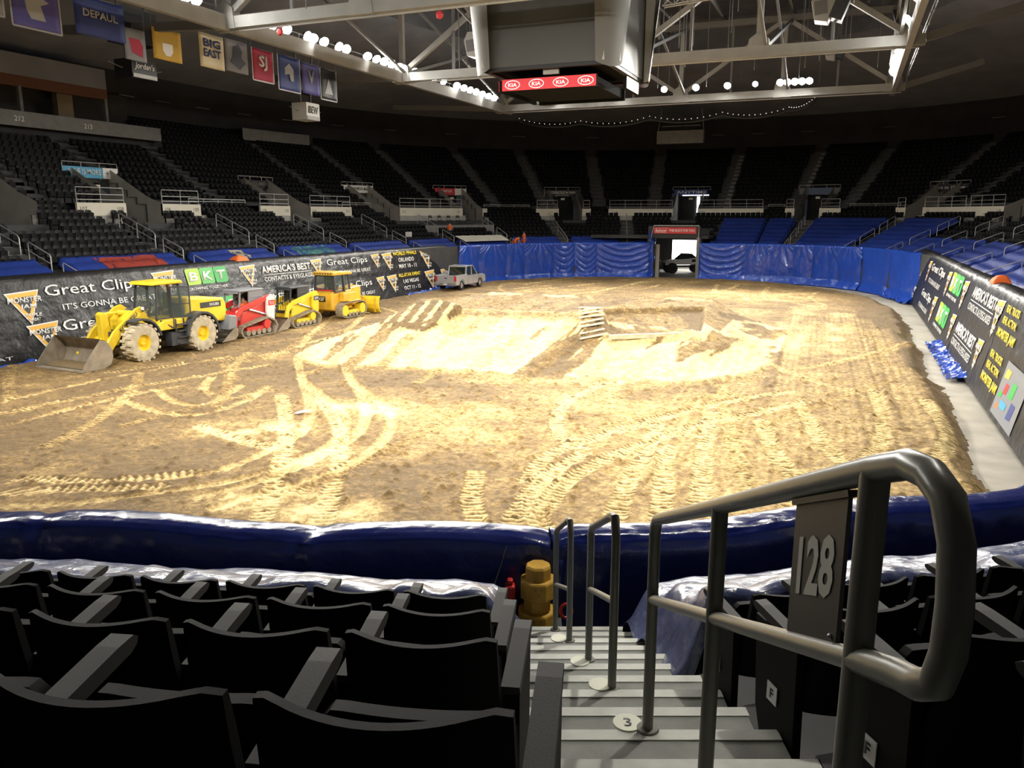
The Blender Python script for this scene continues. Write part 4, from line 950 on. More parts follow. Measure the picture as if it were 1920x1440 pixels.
mb = nt.nodes.new('ShaderNodeMath'); mb.operation = 'ADD'; mb.use_clamp = True; nt.links.new(ma.outputs[0], mb.inputs[0]); nt.links.new(at_n.outputs['Fac'], mb.inputs[1])
cr = nt.nodes.new('ShaderNodeValToRGB'); E_ = cr.color_ramp.elements
E_[0].position = 0; E_[0].color = (.15, .098, .042, 1); E_[1].position = 1; E_[1].color = (.82, .69, .37, 1)
for p_, c_ in ((.28, (.27, .172, .066, 1)), (.5, (.45, .315, .125, 1)), (.72, (.66, .50, .23, 1))): e = E_.new(p_); e.color = c_
n3 = nt.nodes.new('ShaderNodeTexNoise'); n3.inputs['Scale'].default_value = 6.5; n3.inputs['Detail'].default_value = 8; n3.inputs['Roughness'].default_value = .75; nt.links.new(tc.outputs['Object'], n3.inputs['Vector'])
mr = nt.nodes.new('ShaderNodeMapRange'); mr.inputs[1].default_value = .36; mr.inputs[2].default_value = .58; mr.inputs[3].default_value = -.30; mr.inputs[4].default_value = .10; nt.links.new(n3.outputs['Fac'], mr.inputs[0])
mc = nt.nodes.new('ShaderNodeMath'); mc.operation = 'ADD'; mc.use_clamp = True; nt.links.new(mb.outputs[0], mc.inputs[0]); nt.links.new(mr.outputs[0], mc.inputs[1])
nt.links.new(mc.outputs[0], cr.inputs[0]); nt.links.new(cr.outputs[0], bs.inputs['Base Color'])
n2 = nt.nodes.new('ShaderNodeTexNoise'); n2.inputs['Scale'].default_value = 11; n2.inputs['Detail'].default_value = 6; n2.inputs['Roughness'].default_value = .7; nt.links.new(tc.outputs['Object'], n2.inputs['Vector'])
bp = nt.nodes.new('ShaderNodeBump'); bp.inputs['Strength'].default_value = .9; bp.inputs['Distance'].default_value = .07; nt.links.new(n2.outputs['Fac'], bp.inputs['Height']); nt.links.new(bp.outputs[0], bs.inputs['Normal'])
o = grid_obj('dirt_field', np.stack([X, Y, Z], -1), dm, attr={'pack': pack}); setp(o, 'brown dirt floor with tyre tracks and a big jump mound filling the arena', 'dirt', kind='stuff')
def dz(x, y):
    i = min(max(np.searchsorted(xs, x), 0), len(xs)-1); j = min(max(np.searchsorted(ys, y), 0), len(ys)-1); return max(0.0, float(Z[i, j]))
# timber edge of the jump bay and ribbed ramp boards
A, B = Vector((-9.1, 32.7, dz(-8.95, 33.0)+.0)), Vector((-5.8, 35.0, dz(-5.9, 35.2)))
A.z = B.z = max(dz(-9.0+3.3*k/8, 32.85+2.3*k/8) for k in range(9))+.04
o = MB().bar(A+Vector((.05, -.08, .02)), B+Vector((.05, -.08, .02)), .16, .20).build('timber_beam', mat('pale muddy timber', (.62, .55, .40), .8, noise=.25, nscale=3), bevel=.02); setp(o, 'long pale timber beam across the right side of the dirt jump', 'beam')
rb = MB()
for k in range(9): tt = .3+k*.45; o_ = Vector((-9.1, 32.7, 0))+Vector((.82, .57, 0))*(.28*tt-.15)+Vector((-.57, .82, 0))*tt; e_ = o_-Vector((.82, .57, 0))*1.1; rb.bar((o_.x, o_.y, dz(o_.x-.3, o_.y)+.03), (e_.x, e_.y, dz(e_.x+.3, e_.y)+.03), .17, .05)
setp(rb.build('ramp_board', MATS['pale muddy timber']), 'ribbed pale board ramp beside the timber beam on the jump', 'ramp board')
o = MB().add([(-15.55, 19.75, dz(-15.5, 19.8)+.03), (-15.35, 19.7, dz(-15.5, 19.8)+.05), (-15.2, 20.1, dz(-15.5, 19.8)+.06), (-15.3, 20.35, dz(-15.5, 19.8)+.03), (-15.42, 20.05, dz(-15.5, 19.8)+.07)], [(0, 1, 4), (1, 2, 4), (2, 3, 4)]).build('paper_scrap', M['white']); setp(o, 'small white paper scrap lying between the curved pale tracks', 'litter')
# ---------------------------------------------------------------- printed vinyl on the long boards
SL0, SL1, ZA, ZB = .80, .07, .12, 3.58      # inward offset at the foot and at the shoulder
def bp_(side, y, z, out=0.0):
    k = (z-ZA)/(ZB-ZA); off = SL0+(SL1-SL0)*k+out
    return Vector((-33.4+off, y, z)) if side < 0 else Vector((5.4-off, y, z))
def banner(side, y0, y1, lab, seed):
    nu = max(10, int(abs(y1-y0)/.14)); zs = [ZA+(ZB-ZA)*i/26 for i in range(27)]; out = np.zeros((nu, 33, 3))
    for i in range(nu):
        y = y0+(y1-y0)*i/(nu-1)
        for j, z in enumerate(zs): out[i, j] = bp_(side, y, z)
        for j, (dx, dzz) in enumerate([(-.04, .10), (-.12, .19), (-.28, .25), (-.42, .27), (-.60, .24), (-.8, .14)]):
            p = bp_(side, y, ZB, dx); out[i, 27+j] = (p.x, p.y, ZB+dzz)
    n = fbm(out[..., 1]*1.0, out[..., 2], 1.1, seed)-.5; n2_ = fbm(out[..., 1]*2.2, out[..., 2]*.6, .5, seed+4)-.5
    amp = (.05*n+.02*n2_)*(-side); out[..., 0] += -np.abs(amp)*(-side)*1.2
    if side > 0: out[..., 27:, 2] += .14*(fbm(out[:, 27:, 1], out[:, 27:, 2], .35, seed+9)-.5)
    crease = .05*np.exp(-((out[..., 2]-1.92)/.06)**2); out[..., 0] -= crease*(-side)
    o = grid_obj('banner', out, M['vinyl']); setp(o, lab, 'banner', 'black printed banners on the long boards'); return o
def btext(o, side, txt, y0, y1, z, h, m_='white', nm='lettering', bold=0, shear=0, out=.04):
    """y0 = reading start, y1 = reading end"""
    c = bp_(side, (y0+y1)/2, z, out); r = (0, 1 if y1 > y0 else -1, 0); u = bp_(side, 0, 3)-bp_(side, 0, 1)
    return text_obj(txt, nm, M[m_], frame(c, r, u), h, width=abs(y1-y0), parent=o, bold=bold, shear=shear, extrude=.004)
def mj_logo(o, side, yc, zt, w_, dirn, allstar=False):
    """inverted triangle with block capitals over it"""
    def q(u, v, out): return bp_(side, yc+u*dirn, zt+v, out)
    t = MB(); t.add([q(-.5*w_, 0, .022), q(.5*w_, .05*w_, .022), q(.08*w_, -.86*w_, .022)], [(0, 1, 2)]); a = t.build('emblem', M['white'], o)
    t = MB(); t.add([q(-.44*w_, -.03*w_, .027), q(.46*w_, .015*w_, .027), (q(.08*w_, -.80*w_, .027))], [(0, 1, 2)]); t.build('emblem_field', M['orange_print'], a)
    t = MB(); t.add([q(-.27*w_, -.13*w_, .032), q(.32*w_, -.10*w_, .032), q(.07*w_, -.60*w_, .032)], [(0, 1, 2)]); t.build('emblem_core', M['sign_dark'], a)
    s = lambda x, u0, u1, v, h: btext(a, side, x, yc+u0*dirn*w_, yc+u1*dirn*w_, zt+v*w_, h*w_, 'white', 'emblem_lettering', .02, .15, .042)
    s('MONSTER', -.46, .52, -.19, .15); s('JAM', -.16, .34, -.38, .15)
    s('ALL-STAR' if allstar else 'TRIPLE', -.08, .42, -.60, .09); s('CHALLENGE' if allstar else 'THREAT', -.02, .36, -.72, .08)
def bkt(o, side, y0, y1, zc, h, small=True):
    n = 3; d = 1 if y1 > y0 else -1; wd = abs(y1-y0)/3
    for i, (ch, mm) in enumerate(zip('BKT', ('lime', 'green2', 'green'))):
        a = y0+d*wd*i; pts = []
        for (u, v) in ((.10, -.5), (.02, .42), (.12, .5), (.92, .5), (1.0, .40), (1.02, -.38), (.92, -.5)): pts.append(bp_(side, a+d*wd*u, zc+h*v, .022))
        t = MB().add(pts, [tuple(range(7))]).build('letter_tile', M[mm], o)
        btext(t, side, ch, a+d*wd*.2, a+d*wd*.85, zc, h*.58, 'white', 'letter', .03, .05)
    btext(o, side, 'GROWING TOGETHER', y0, y0+(y1-y0)*.95, zc-h*.5-.22, .17, 'white', bold=.01)
L_ = -1; R_ = 1
b = banner(L_, 15, 33.3, 'black banner with a hair salon name in white, behind the wheel loader', 101)
mj_logo(b, L_, 24.15, 3.12, 1.65, 1); mj_logo(b, L_, 24.75, 1.68, 1.6, 1); mj_logo(b, L_, 32.2, 3.5, 1.6, 1)
btext(b, L_, 'Great Clips', 25.25, 30.5, 3.03, .66); btext(b, L_, "IT'S GONNA BE GREAT", 25.95, 31.4, 2.32, .28)
btext(b, L_, 'Great Clips', 25.7, 31.0, 1.42, .66); btext(b, L_, "IT'S GONNA BE GREAT", 26.2, 31.5, .75, .28); btext(b, L_, 'S', 22.1, 22.5, 1.0, .4); btext(b, L_, 'GREAT', 21.2, 23.0, .45, .14)
b = banner(L_, 33.3, 39.6, 'black banner with large green letter tiles on the left boards', 102)
bkt(b, L_, 33.7, 36.9, 3.12, .88); bkt(b, L_, 34.1, 37.3, 1.40, .95); mj_logo(b, L_, 38.7, 3.45, 1.45, 1); mj_logo(b, L_, 38.9, 1.8, 1.3, 1)
b = banner(L_, 39.6, 46.0, 'black banner about eyeglasses in white capitals on the left boards', 103)
for z in (3.15, 1.45):
    btext(b, L_, "America's Best".upper(), 39.9, 44.8, z, .46, bold=.03); t = MB().bar(bp_(L_, 40.0, z-.33, .03), bp_(L_, 44.8, z-.33, .03), .01, .035).build('underline', M['white'], b)
    btext(b, L_, 'CONTACTS & EYEGLASSES', 40.0, 45.1, z-.58, .27)
mj_logo(b, L_, 45.55, 3.5, 1.3, 1); mj_logo(b, L_, 45.6, 1.8, 1.2, 1)
b = banner(L_, 46.0, 52.2, 'grey black banner with the salon name in thin white letters, behind the amber dozer', 104)
for z in (3.18, 1.5): btext(b, L_, 'Great Clips', 46.7, 51.8, z, .56); btext(b, L_, "IT'S GONNA BE GREAT", 47.8, 52.0, z-.68, .25)
b = banner(L_, 52.2, 65.2, 'black banner listing event dates in white and yellow beside the pickup', 105)
for y, w_ in ((53.0, 1.2), (54.7, 1.5), (60.9, 1.8), (63.6, 1.4)): mj_logo(b, L_, y, 3.52, w_, 1, y > 54); mj_logo(b, L_, y+.1, 1.8, w_, 1, y > 54)
btext(b, L_, 'WORLD FINALS', 55.6, 59.4, 3.45, .30, 'yellow_print', bold=.03); btext(b, L_, 'ORLANDO', 56.3, 58.8, 2.95, .34, bold=.02); btext(b, L_, 'MAY 10 - 11', 56.2, 59.0, 2.45, .34, bold=.02)
btext(b, L_, 'ALL-STAR EVENT', 55.8, 59.4, 1.75, .28, 'yellow_print', bold=.03); btext(b, L_, 'LAS VEGAS', 56.4, 58.9, 1.25, .30, bold=.02); btext(b, L_, 'OCT 11 - 12', 56.3, 59.0, .72, .30, bold=.02)
# right side, read from far to near
b = banner(R_, 72.0, 61.8, 'black banner strip with small white lettering at the far end of the right boards', 111)
btext(b, R_, 'Monster', 70.5, 64.5, 2.95, .5, bold=.03); btext(b, R_, 'SERIES', 69.8, 65.0, 2.3, .3); btext(b, R_, 'Monster', 70.8, 64.8, 1.25, .5, bold=.03); btext(b, R_, 'SERIES', 69.8, 65.4, .7, .3)
b = banner(R_, 61.8, 50.0, 'black right-hand banner with the salon name and crinkled top edge', 112)
mj_logo(b, R_, 60.9, 3.4, 1.6, -1); btext(b, R_, 'Great Clips', 59.3, 51.5, 3.10, .62, bold=.02); btext(b, R_, "IT'S GONNA BE GREAT", 58.8, 52.0, 2.35, .3); btext(b, R_, 'Great Clips', 60.3, 54.0, 1.4, .6, bold=.02); btext(b, R_, "IT'S GONNA BE GREAT", 60.0, 54.0, .7, .28); mj_logo(b, R_, 52.0, 1.8, 1.7, -1)
b = banner(R_, 50.0, 41.8, 'black right-hand banner with green letter tiles', 113)
mj_logo(b, R_, 49.4, 3.4, 1.5, -1); bkt(b, R_, 48.2, 43.8, 3.05, .95); bkt(b, R_, 50.0-.6, 45.0, 1.35, 1.0); mj_logo(b, R_, 42.6, 3.4, 1.5, -1); mj_logo(b, R_, 42.9, 1.8, 1.4, -1)
b = banner(R_, 41.8, 32.6, 'black right-hand banner about eyeglasses above the crumpled blue heap', 114)
for z, ya, yb in ((3.2, 40.0, 34.0), (1.5, 41.2, 35.4)):
    btext(b, R_, "AMERICA'S BEST", ya, yb, z, .5, bold=.03); MB().bar(bp_(R_, ya, z-.36, .03), bp_(R_, yb, z-.36, .03), .01, .04).build('underline', M['white'], b); btext(b, R_, 'CONTACTS & EYEGLASSES', ya, yb, z-.62, .3)
mj_logo(b, R_, 33.3, 3.4, 1.5, -1); mj_logo(b, R_, 34.4, 1.8, 1.3, -1)
b = banner(R_, 32.6, 22.0, 'black right-hand banner with yellow capitals and a coloured picture at the frame edge', 115)
for z in (3.3, 1.75):
    btext(b, R_, 'REAL TRUCKS.', 31.9, 29.6, z, .26, 'yellow_print', bold=.03); btext(b, R_, 'REAL ACTION.', 31.9, 29.5, z-.38, .26, 'yellow_print', bold=.03); btext(b, R_, 'MONSTER JAM!', 32.1, 29.0, z-.86, .40, 'yellow_print', bold=.04)
pc = MB(); pc.add([bp_(R_, 28.9, .3, .022), bp_(R_, 25.5, .3, .022), bp_(R_, 25.5, 1.95, .022), bp_(R_, 28.9, 1.95, .022)], [(0, 1, 2, 3)]); pc = pc.build('picture', M['mgray'], b)
for k, (y, z, w_, h_, mm) in enumerate(((28.3, 1.6, .7, .3, 'orange_print'), (27.9, 1.2, .5, .35, 'red'), (28.4, .95, .5, .2, 'green'), (27.6, .75, .9, .25, 'skyblue'), (28.3, .6, .5, .18, 'orange'), (27.0, 1.3, .6, .5, 'green'), (26.4, .8, .6, .5, 'navyprint'))):
    MB().add([bp_(R_, y+w_/2, z-h_/2, .03), bp_(R_, y-w_/2, z-h_/2+.05, .03), bp_(R_, y-w_/2-.08, z+h_/2, .03), bp_(R_, y+w_/2-.1, z+h_/2, .03)], [(0, 1, 2, 3)]).build('picture_patch', M[mm], pc)
for (x, y, z, lab) in ((-33.75, 38.6, 3.88, 'crumpled orange cloth on top of the left banners'), (5.75, 37.2, 3.88, 'crumpled orange cloth on top of the right banners')):
    V = np.zeros((16, 16, 3)); u, v = np.meshgrid(np.linspace(-1, 1, 16), np.linspace(-1, 1, 16), indexing='ij'); sc = 1 if x < 0 else .9
    V[..., 0] = x+u*.34; V[..., 1] = y+v*.55*sc; V[..., 2] = z-.1+.34*(1-np.maximum(abs(u), abs(v))**3)*(.6+.6*fbm(u*1., v*1., .5, 7)); V[0, :, 2] = V[-1, :, 2] = z-.12; V[:, 0, 2] = V[:, -1, 2] = z-.12
    setp(grid_obj('cloth', V, M['orange']), lab, 'cloth')

# ---------------------------------------------------------------- roof steel, catwalks, floodlights
ZB_, XL, XR = 17.0, -33.3, 2.5
YB = [22.0, 38.5, 58.0, 78.0]
def truss(y, lab, hh=6.2, wd=.55, ext0=-42.0, ext1=9.0, m_=None):
    t = thing('roof_truss', lab, 'roof truss', ((XL+XR)/2, y, ZB_), 0, 'grey roof trusses'); cx = (XL+XR)/2; m_ = m_ or M['truss']
    def loc(x, z): return (x-cx, 0, z-ZB_)
    c = MB(); c.bar(loc(XL-.8, ZB_), loc(XR+.9, ZB_), wd, .62); c.build('lower_chord', m_, t)
    MB().bar(loc(XR+.9, ZB_+.1), loc(ext1, ZB_+1.6), .4, .5).build('outrigger', M['truss_dark'], t); MB().bar(loc(XL-.8, ZB_), loc(ext0-4, ZB_+.7), .4, .5).build('outrigger', M['truss_dark'], t)
    MB().bar(loc(XL, ZB_+hh), loc(XR, ZB_+hh), .5, .5).build('upper_chord', M['truss_dark'], t)
    n = 4; xs_ = [XL+(XR-XL)*i/n for i in range(n+1)]
    for i, x in enumerate(xs_):
        MB().bar(loc(x, ZB_+.2), loc(x, ZB_+hh), .36, .36).build('vertical', m_, t)
        MB().prism([(x-cx-.75, -.34), (x-cx+.75, -.34), (x-cx+.62, .75), (x-cx+.2, 1.05), (x-cx-.2, 1.05), (x-cx-.62, .75)], -.31, .31, 'y').build('gusset', m_, t)
    for i in range(n):
        a, b = (xs_[i], xs_[i+1]); 
        MB().bar(loc(a if i % 2 else b, ZB_+hh), loc(b if i % 2 else a, ZB_+.3), .34, .34).build('diagonal', m_, t)
        MB().bar(loc((a+b)/2, ZB_+.2), loc((a+b)/2, ZB_+hh), .18, .18).build('vertical', M['truss_dark'], t)
    MB().tube([loc(XL-.6, ZB_-.42), loc(XR+.6, ZB_-.42)], .06, 6).tube([loc(XL-.6, ZB_-.42), loc(XL-.75, ZB_-.3), loc(XL-.8, ZB_+1.4)], .06, 6).build('conduit', M['panel_trim'], t, smooth=True)
truss(YB[1], 'nearest grey roof truss crossing in front of the hanging scoreboard')
truss(YB[2], 'middle grey roof truss passing behind the hanging scoreboard')
truss(YB[3], 'farthest grey roof truss carrying the far row of floodlights')
# long side girders and rear bracing
for x, lab in ((XL, 'long grey girder under the left row of floodlights'), (XR, 'long grey girder under the right row of floodlights')):
    t = MB().bar((x, 8, ZB_), (x, 80, ZB_), .35, .85).build('girder', M['truss']); setp(t, lab, 'girder', 'side girders of the lighting ring')
    g = MB()
    for dz_ in (.9, 1.35): g.tube([(x+.9*(1 if x < 0 else -1)*-1, 8, ZB_+dz_-.3), (x+.9*(1 if x < 0 else -1)*-1, 80, ZB_+dz_-.3)], .035, 5)
    for k in range(24): g.tube([(x-.9*(1 if x < 0 else -1), 9+k*3.1, ZB_+.3), (x-.9*(1 if x < 0 else -1), 9+k*3.1, ZB_+1.05)], .035, 5)
    setp(g.build('catwalk_rail', M['truss']), 'thin catwalk rail beside the '+lab.split('under the ')[1], 'railing', 'catwalk rails')
rnd = random.Random(11)
q = MB()
for y in (26, 32, 44, 50, 64, 71, 86): q.bar((XL-2, y, 24.2), (XR+2, y, 24.2), .25, .35)
for x in (-30, -24, -18, -12, -6, 0): q.bar((x, 10, 24.0), (x, 90, 24.0), .22, .3)
for i in range(16):
    x, y = rnd.uniform(-32, 1), rnd.uniform(35, 80); q.bar((x, y, 24), (x+rnd.uniform(-5, 5), y+rnd.uniform(-6, 6), 18.5+rnd.random()*3), .14, .14)
for y0, y1 in ((38.5, 58), (58, 78)):
    for x in (-33, -24, -15, -6, 2): q.bar((x, y0, 17.3), (x, y1, 23), .24, .24); q.bar((x, y1, 17.3), (x, y0, 23), .18, .18)
o = q.build('roof_bracing', M['truss_dark']); setp(o, 'web of dark steel purlins and braces under the black roof deck', 'roof steel', kind='stuff')
# dark hanger rods
q = MB()
for i in range(60):
    x, y = rnd.uniform(-32, 2), rnd.uniform(36, 80); q.tube([(x, y, 24.5), (x, y, 17.0+rnd.random()*2)], .03, 4)
setp(q.build('hanger_rods', M['truss_dark']), 'thin vertical hanger rods among the roof steel', 'rods', kind='stuff')
def floodlight(x, y, z, tx, ty, lab, grp, r=.35, k=1.0, spot=True):
    t = thing('floodlight', lab, 'floodlight', (x, y, z), 0, grp); d = (Vector((tx, ty, 0))-Vector((x, y, z))).normalized(); R3 = d.to_track_quat('-Z', 'Y').to_matrix().to_4x4()
    h = MB().lathe([(0, .40), (.10, .40), (.13, .22), (r*.9, .02), (r, -.02), (r*.97, -.03), (r*.86, .0)], n=16); h.v = [tuple(R3@Vector(v)) for v in h.v]; h.build('housing', M['lamp_body'], t, smooth=True)
    l = MB().lathe([(0, -.075), (r*.5, -.06), (r*.88, -.0)], n=16); l.v = [tuple(R3@Vector(v)) for v in l.v]; l.build('lens', M['lens'], t, smooth=True)
    MB().tube([(0, 0, .1), (0, 0, -.35)], .035, 6).build('stem', M['lamp_body'], t)
    if spot:
        L = bpy.data.lights.new('floodlight_lamp', 'SPOT'); L.energy = LAMP_W*k; L.color = LAMP_COL; L.spot_size = math.radians(96); L.spot_blend = .9; L.shadow_soft_size = .25
        lo = bpy.data.objects.new('lamp', L); COL.objects.link(lo); lo.parent = t; lo.rotation_euler = d.to_track_quat('-Z', 'Y').to_euler(); lo.location = d*.14
LY = [13, 15, 17, 24, 26, 30.0, 35.4, 36.2, 38.6, 42.4, 43.8, 45.9, 46.5, 47.7, 49.4, 50.3, 53, 54.2, 55.3, 56.4, 57.5, 60.0, 63.3, 65.0, 67.6, 69, 70.3, 71.6, 73.0, 74.4, 75.8]
NB = 'group nearest the long banners'
for i, y in enumerate(LY):
    floodlight(XL, y, 17.75, -19+(i % 4)*5, y*.62+3+(i % 3)*5, 'lit round floodlight on the left girder, %s' % ('beyond the frame edge' if y < 35 else ORD[i-6]+' of the visible row'), 'floodlights on the left girder', spot=(i % 2 == 0))
FX = [(-29.0, 1.1), (-28.3, 1.1), (-27.6, 1.1), (-26.4, .9), (-23.6, .8), (-21.2, 1.1), (-16.8, 1.0), (-13.9, 1.1), (-11.1, 1.1), (-8.7, .85), (-6.6, 1.1), (-6.0, 1.1), (-5.4, 1.1), (-4.8, 1.1), (-4.2, 1.1)]
for i, (x, k) in enumerate(FX):
    floodlight(x, 77.2, 17.82 if x > -26 else 17.75, x*.5-7, 40+(i % 3)*6, 'lit floodlight on the far truss, %s' % (['far left of the left cluster', 'second in the left cluster', 'third in the left cluster', 'just right of the left cluster', 'first lone small one', 'lone one under the lit ad panel', 'lone one right of the scoreboard', 'second lone one right of the scoreboard', 'third lone one right of the scoreboard', 'last lone one before the right cluster', 'first of the right cluster', 'second of the right cluster', 'middle of the right cluster', 'fourth of the right cluster', 'last of the right cluster'][i]), 'floodlights on the far truss', r=.30*k, spot=(i % 2 == 0))
RY = [12, 16, 20, 25, 33, 36.5, 38.5, 43.5, 45.5, 47, 50, 56, 58.5, 65, 66.5, 68.5, 70.5, 72.5, 74.5]
for i, y in enumerate(RY):
    floodlight(XR-.2, y, 17.75, -4-(i % 4)*5, y*.62+3+(i % 3)*5, 'lit floodlight on the right girder, %s' % ('above the top edge of the frame' if y < 43 else ['highest in view', 'second from the top of the frame', 'third from the top of the frame', 'fourth from the top', 'fifth from the top', 'just below the middle truss end', 'first of the far cluster', 'second of the far cluster', 'third of the far cluster', 'fourth of the far cluster', 'fifth of the far cluster', 'last of the far cluster'][min(max(0, i-7), 11)]), 'floodlights on the right girder', r=.42, spot=(i % 2 == 0))
# lamps over the near end, behind and above the camera's view
for i, x in enumerate((-28, -22, -16, -10, -4)):
    floodlight(x, 9.0, 17.75, x*.6-6, 25+i, 'floodlight on the near end of the lighting ring, %s from the left' % ORD[i], 'floodlights over the near end', k=1.2)
setp(MB().bar((XL, 9, ZB_), (XR, 9, ZB_), .4, .8).build('girder', M['truss']), 'grey girder of the lighting ring over the near end', 'girder', 'side girders of the lighting ring')
for x, z, lab in ((-29.6, ZB_-.75, 'small red round bell under the left part of the nearest truss'), (-19.8, ZB_-.75, 'small red round bell under the nearest truss left of the scoreboard')):
    t = MB().lathe([(0, .1), (.16, .08), (.2, -.05), (0, -.05)], n=14).build('alarm_bell', M['red'], smooth=True); t.location = (x, 38.3, z); t.rotation_euler = (PI/2, 0, 0); setp(t, lab, 'bell', 'red bells under the nearest truss')
# light box truss right of the scoreboard
q = MB(); A, B = Vector((-12.5, 56, 19.9)), Vector((-.5, 50, 19.3)); n = 14
for o1 in ((0, 0), (0, .55), (.5, 0), (.5, .55)): q.tube([A+Vector((0, o1[0], o1[1])), B+Vector((0, o1[0], o1[1]))], .05, 5)
for i in range(n):
    a = A.lerp(B, i/n); b = A.lerp(B, (i+1)/n); q.tube([a, b+Vector((0, 0, .55))], .032, 4); q.tube([b, b+Vector((0, 0, .55))], .032, 4); q.tube([a+Vector((0, .5, .55)), b+Vector((0, .5, 0))], .032, 4)
setp(q.build('light_truss', M['steel']), 'pale slim lattice truss hanging to the right of the scoreboard', 'truss')
# speaker clusters hung under the truss
def cluster(x, y, z, lab, s=1.0):
    t = thing('loudspeaker_cluster', lab, 'loudspeaker', (x, y, z), 0, 'grey loudspeaker clusters at the truss joints')
    MB().prism([(-.7*s, -.2), (-.45*s, -1.3*s), (.35*s, -1.45*s), (.75*s, -.5), (.5*s, .35), (-.4*s, .35)], -.6*s, .6*s, 'y').build('cabinet', M['panel_trim'], t, bevel=.04)
    MB().box((1.0*s, -.1, -.6*s), (.8*s, 1.1*s, 1.5*s), ry=.35).build('cabinet', M['mdark'], t, bevel=.04)
    MB().box((-.1*s, -.62*s, -.6*s), (.75*s, .05, .8*s), ry=-.12).build('grille', M['truss_dark'], t)
    MB().tube([(0, 0, .3), (0, 0, 5.5)], .07, 6).tube([(.6*s, 0, .3), (.6*s, 0, 5.5)], .03, 5).build('suspension', M['truss_dark'], t)
cluster(-26.5, 57.0, 19.2, 'grey loudspeaker cluster at the left joint of the middle truss')
cluster(-29.0, 77.0, 18.3, 'loudspeaker cluster at the left end of the far truss', .9)
cluster(-2.6, 57.0, 19.6, 'grey loudspeaker cluster at the right joint of the middle truss')
cluster(-2.6, 76.6, 20.4, 'small loudspeaker cluster above the right cluster of far floodlights', .8)
cluster(-9.6, 48.0, 21.6, 'boxy grey loudspeaker hanging high right of the scoreboard', .9)
# festoon string of small lamps along the far soffit
def catenary(a, b, n, sag): return [Vector(a).lerp(Vector(b), i/n)+Vector((0, 0, -sag*4*(i/n)*(1-i/n))) for i in range(n+1)]
pts = []
ks = [(-32.5, 80.5, 16.0), (-26, 81, 15.55), (-19, 81.2, 15.7), (-12, 81.2, 15.75), (-6, 81, 15.9), (-3.4, 80.5, 17.0)]
for a, b in zip(ks, ks[1:]): pts += catenary(a, b, 12, .45)[:-1]
pts.append(Vector(ks[-1])); t = thing('festoon_string', 'dark drooping cable with tiny bright lamps below the far truss', 'string lights', pts[0]); of = -pts[0]
MB().tube([p+of for p in pts], .09, 6).build('cable', M['black_flat'], t, smooth=True)
for i in range(0, len(pts)-1, 1): MB().ball(pts[i]+of+Vector((0, -.05, .28)), .045, 6, 4).build('bulb', M['white_lit'], t)
# grey box hung from the far soffit and its frame
t = thing('hanging_box', 'grey rectangular box hanging from the soffit above the far stand', 'box', (-18.0, 92, 16.2)); MB().box((0, 0, -1.3), (5.1, .8, 1.35)).build('box', M['gray_paint'], t)
MB().tube([(-2.5, 0, -.6), (-2.2, 0, 1.6)], .05, 5).tube([(2.5, 0, -.6), (2.2, 0, 1.6)], .05, 5).tube([(-2.1, 0, -.1), (2.1, 0, -.1)], .06, 5).build('hanger', M['truss_dark'], t)
q = MB().box((0, 0, 0), (1.6, 1.2, 2.0)); 

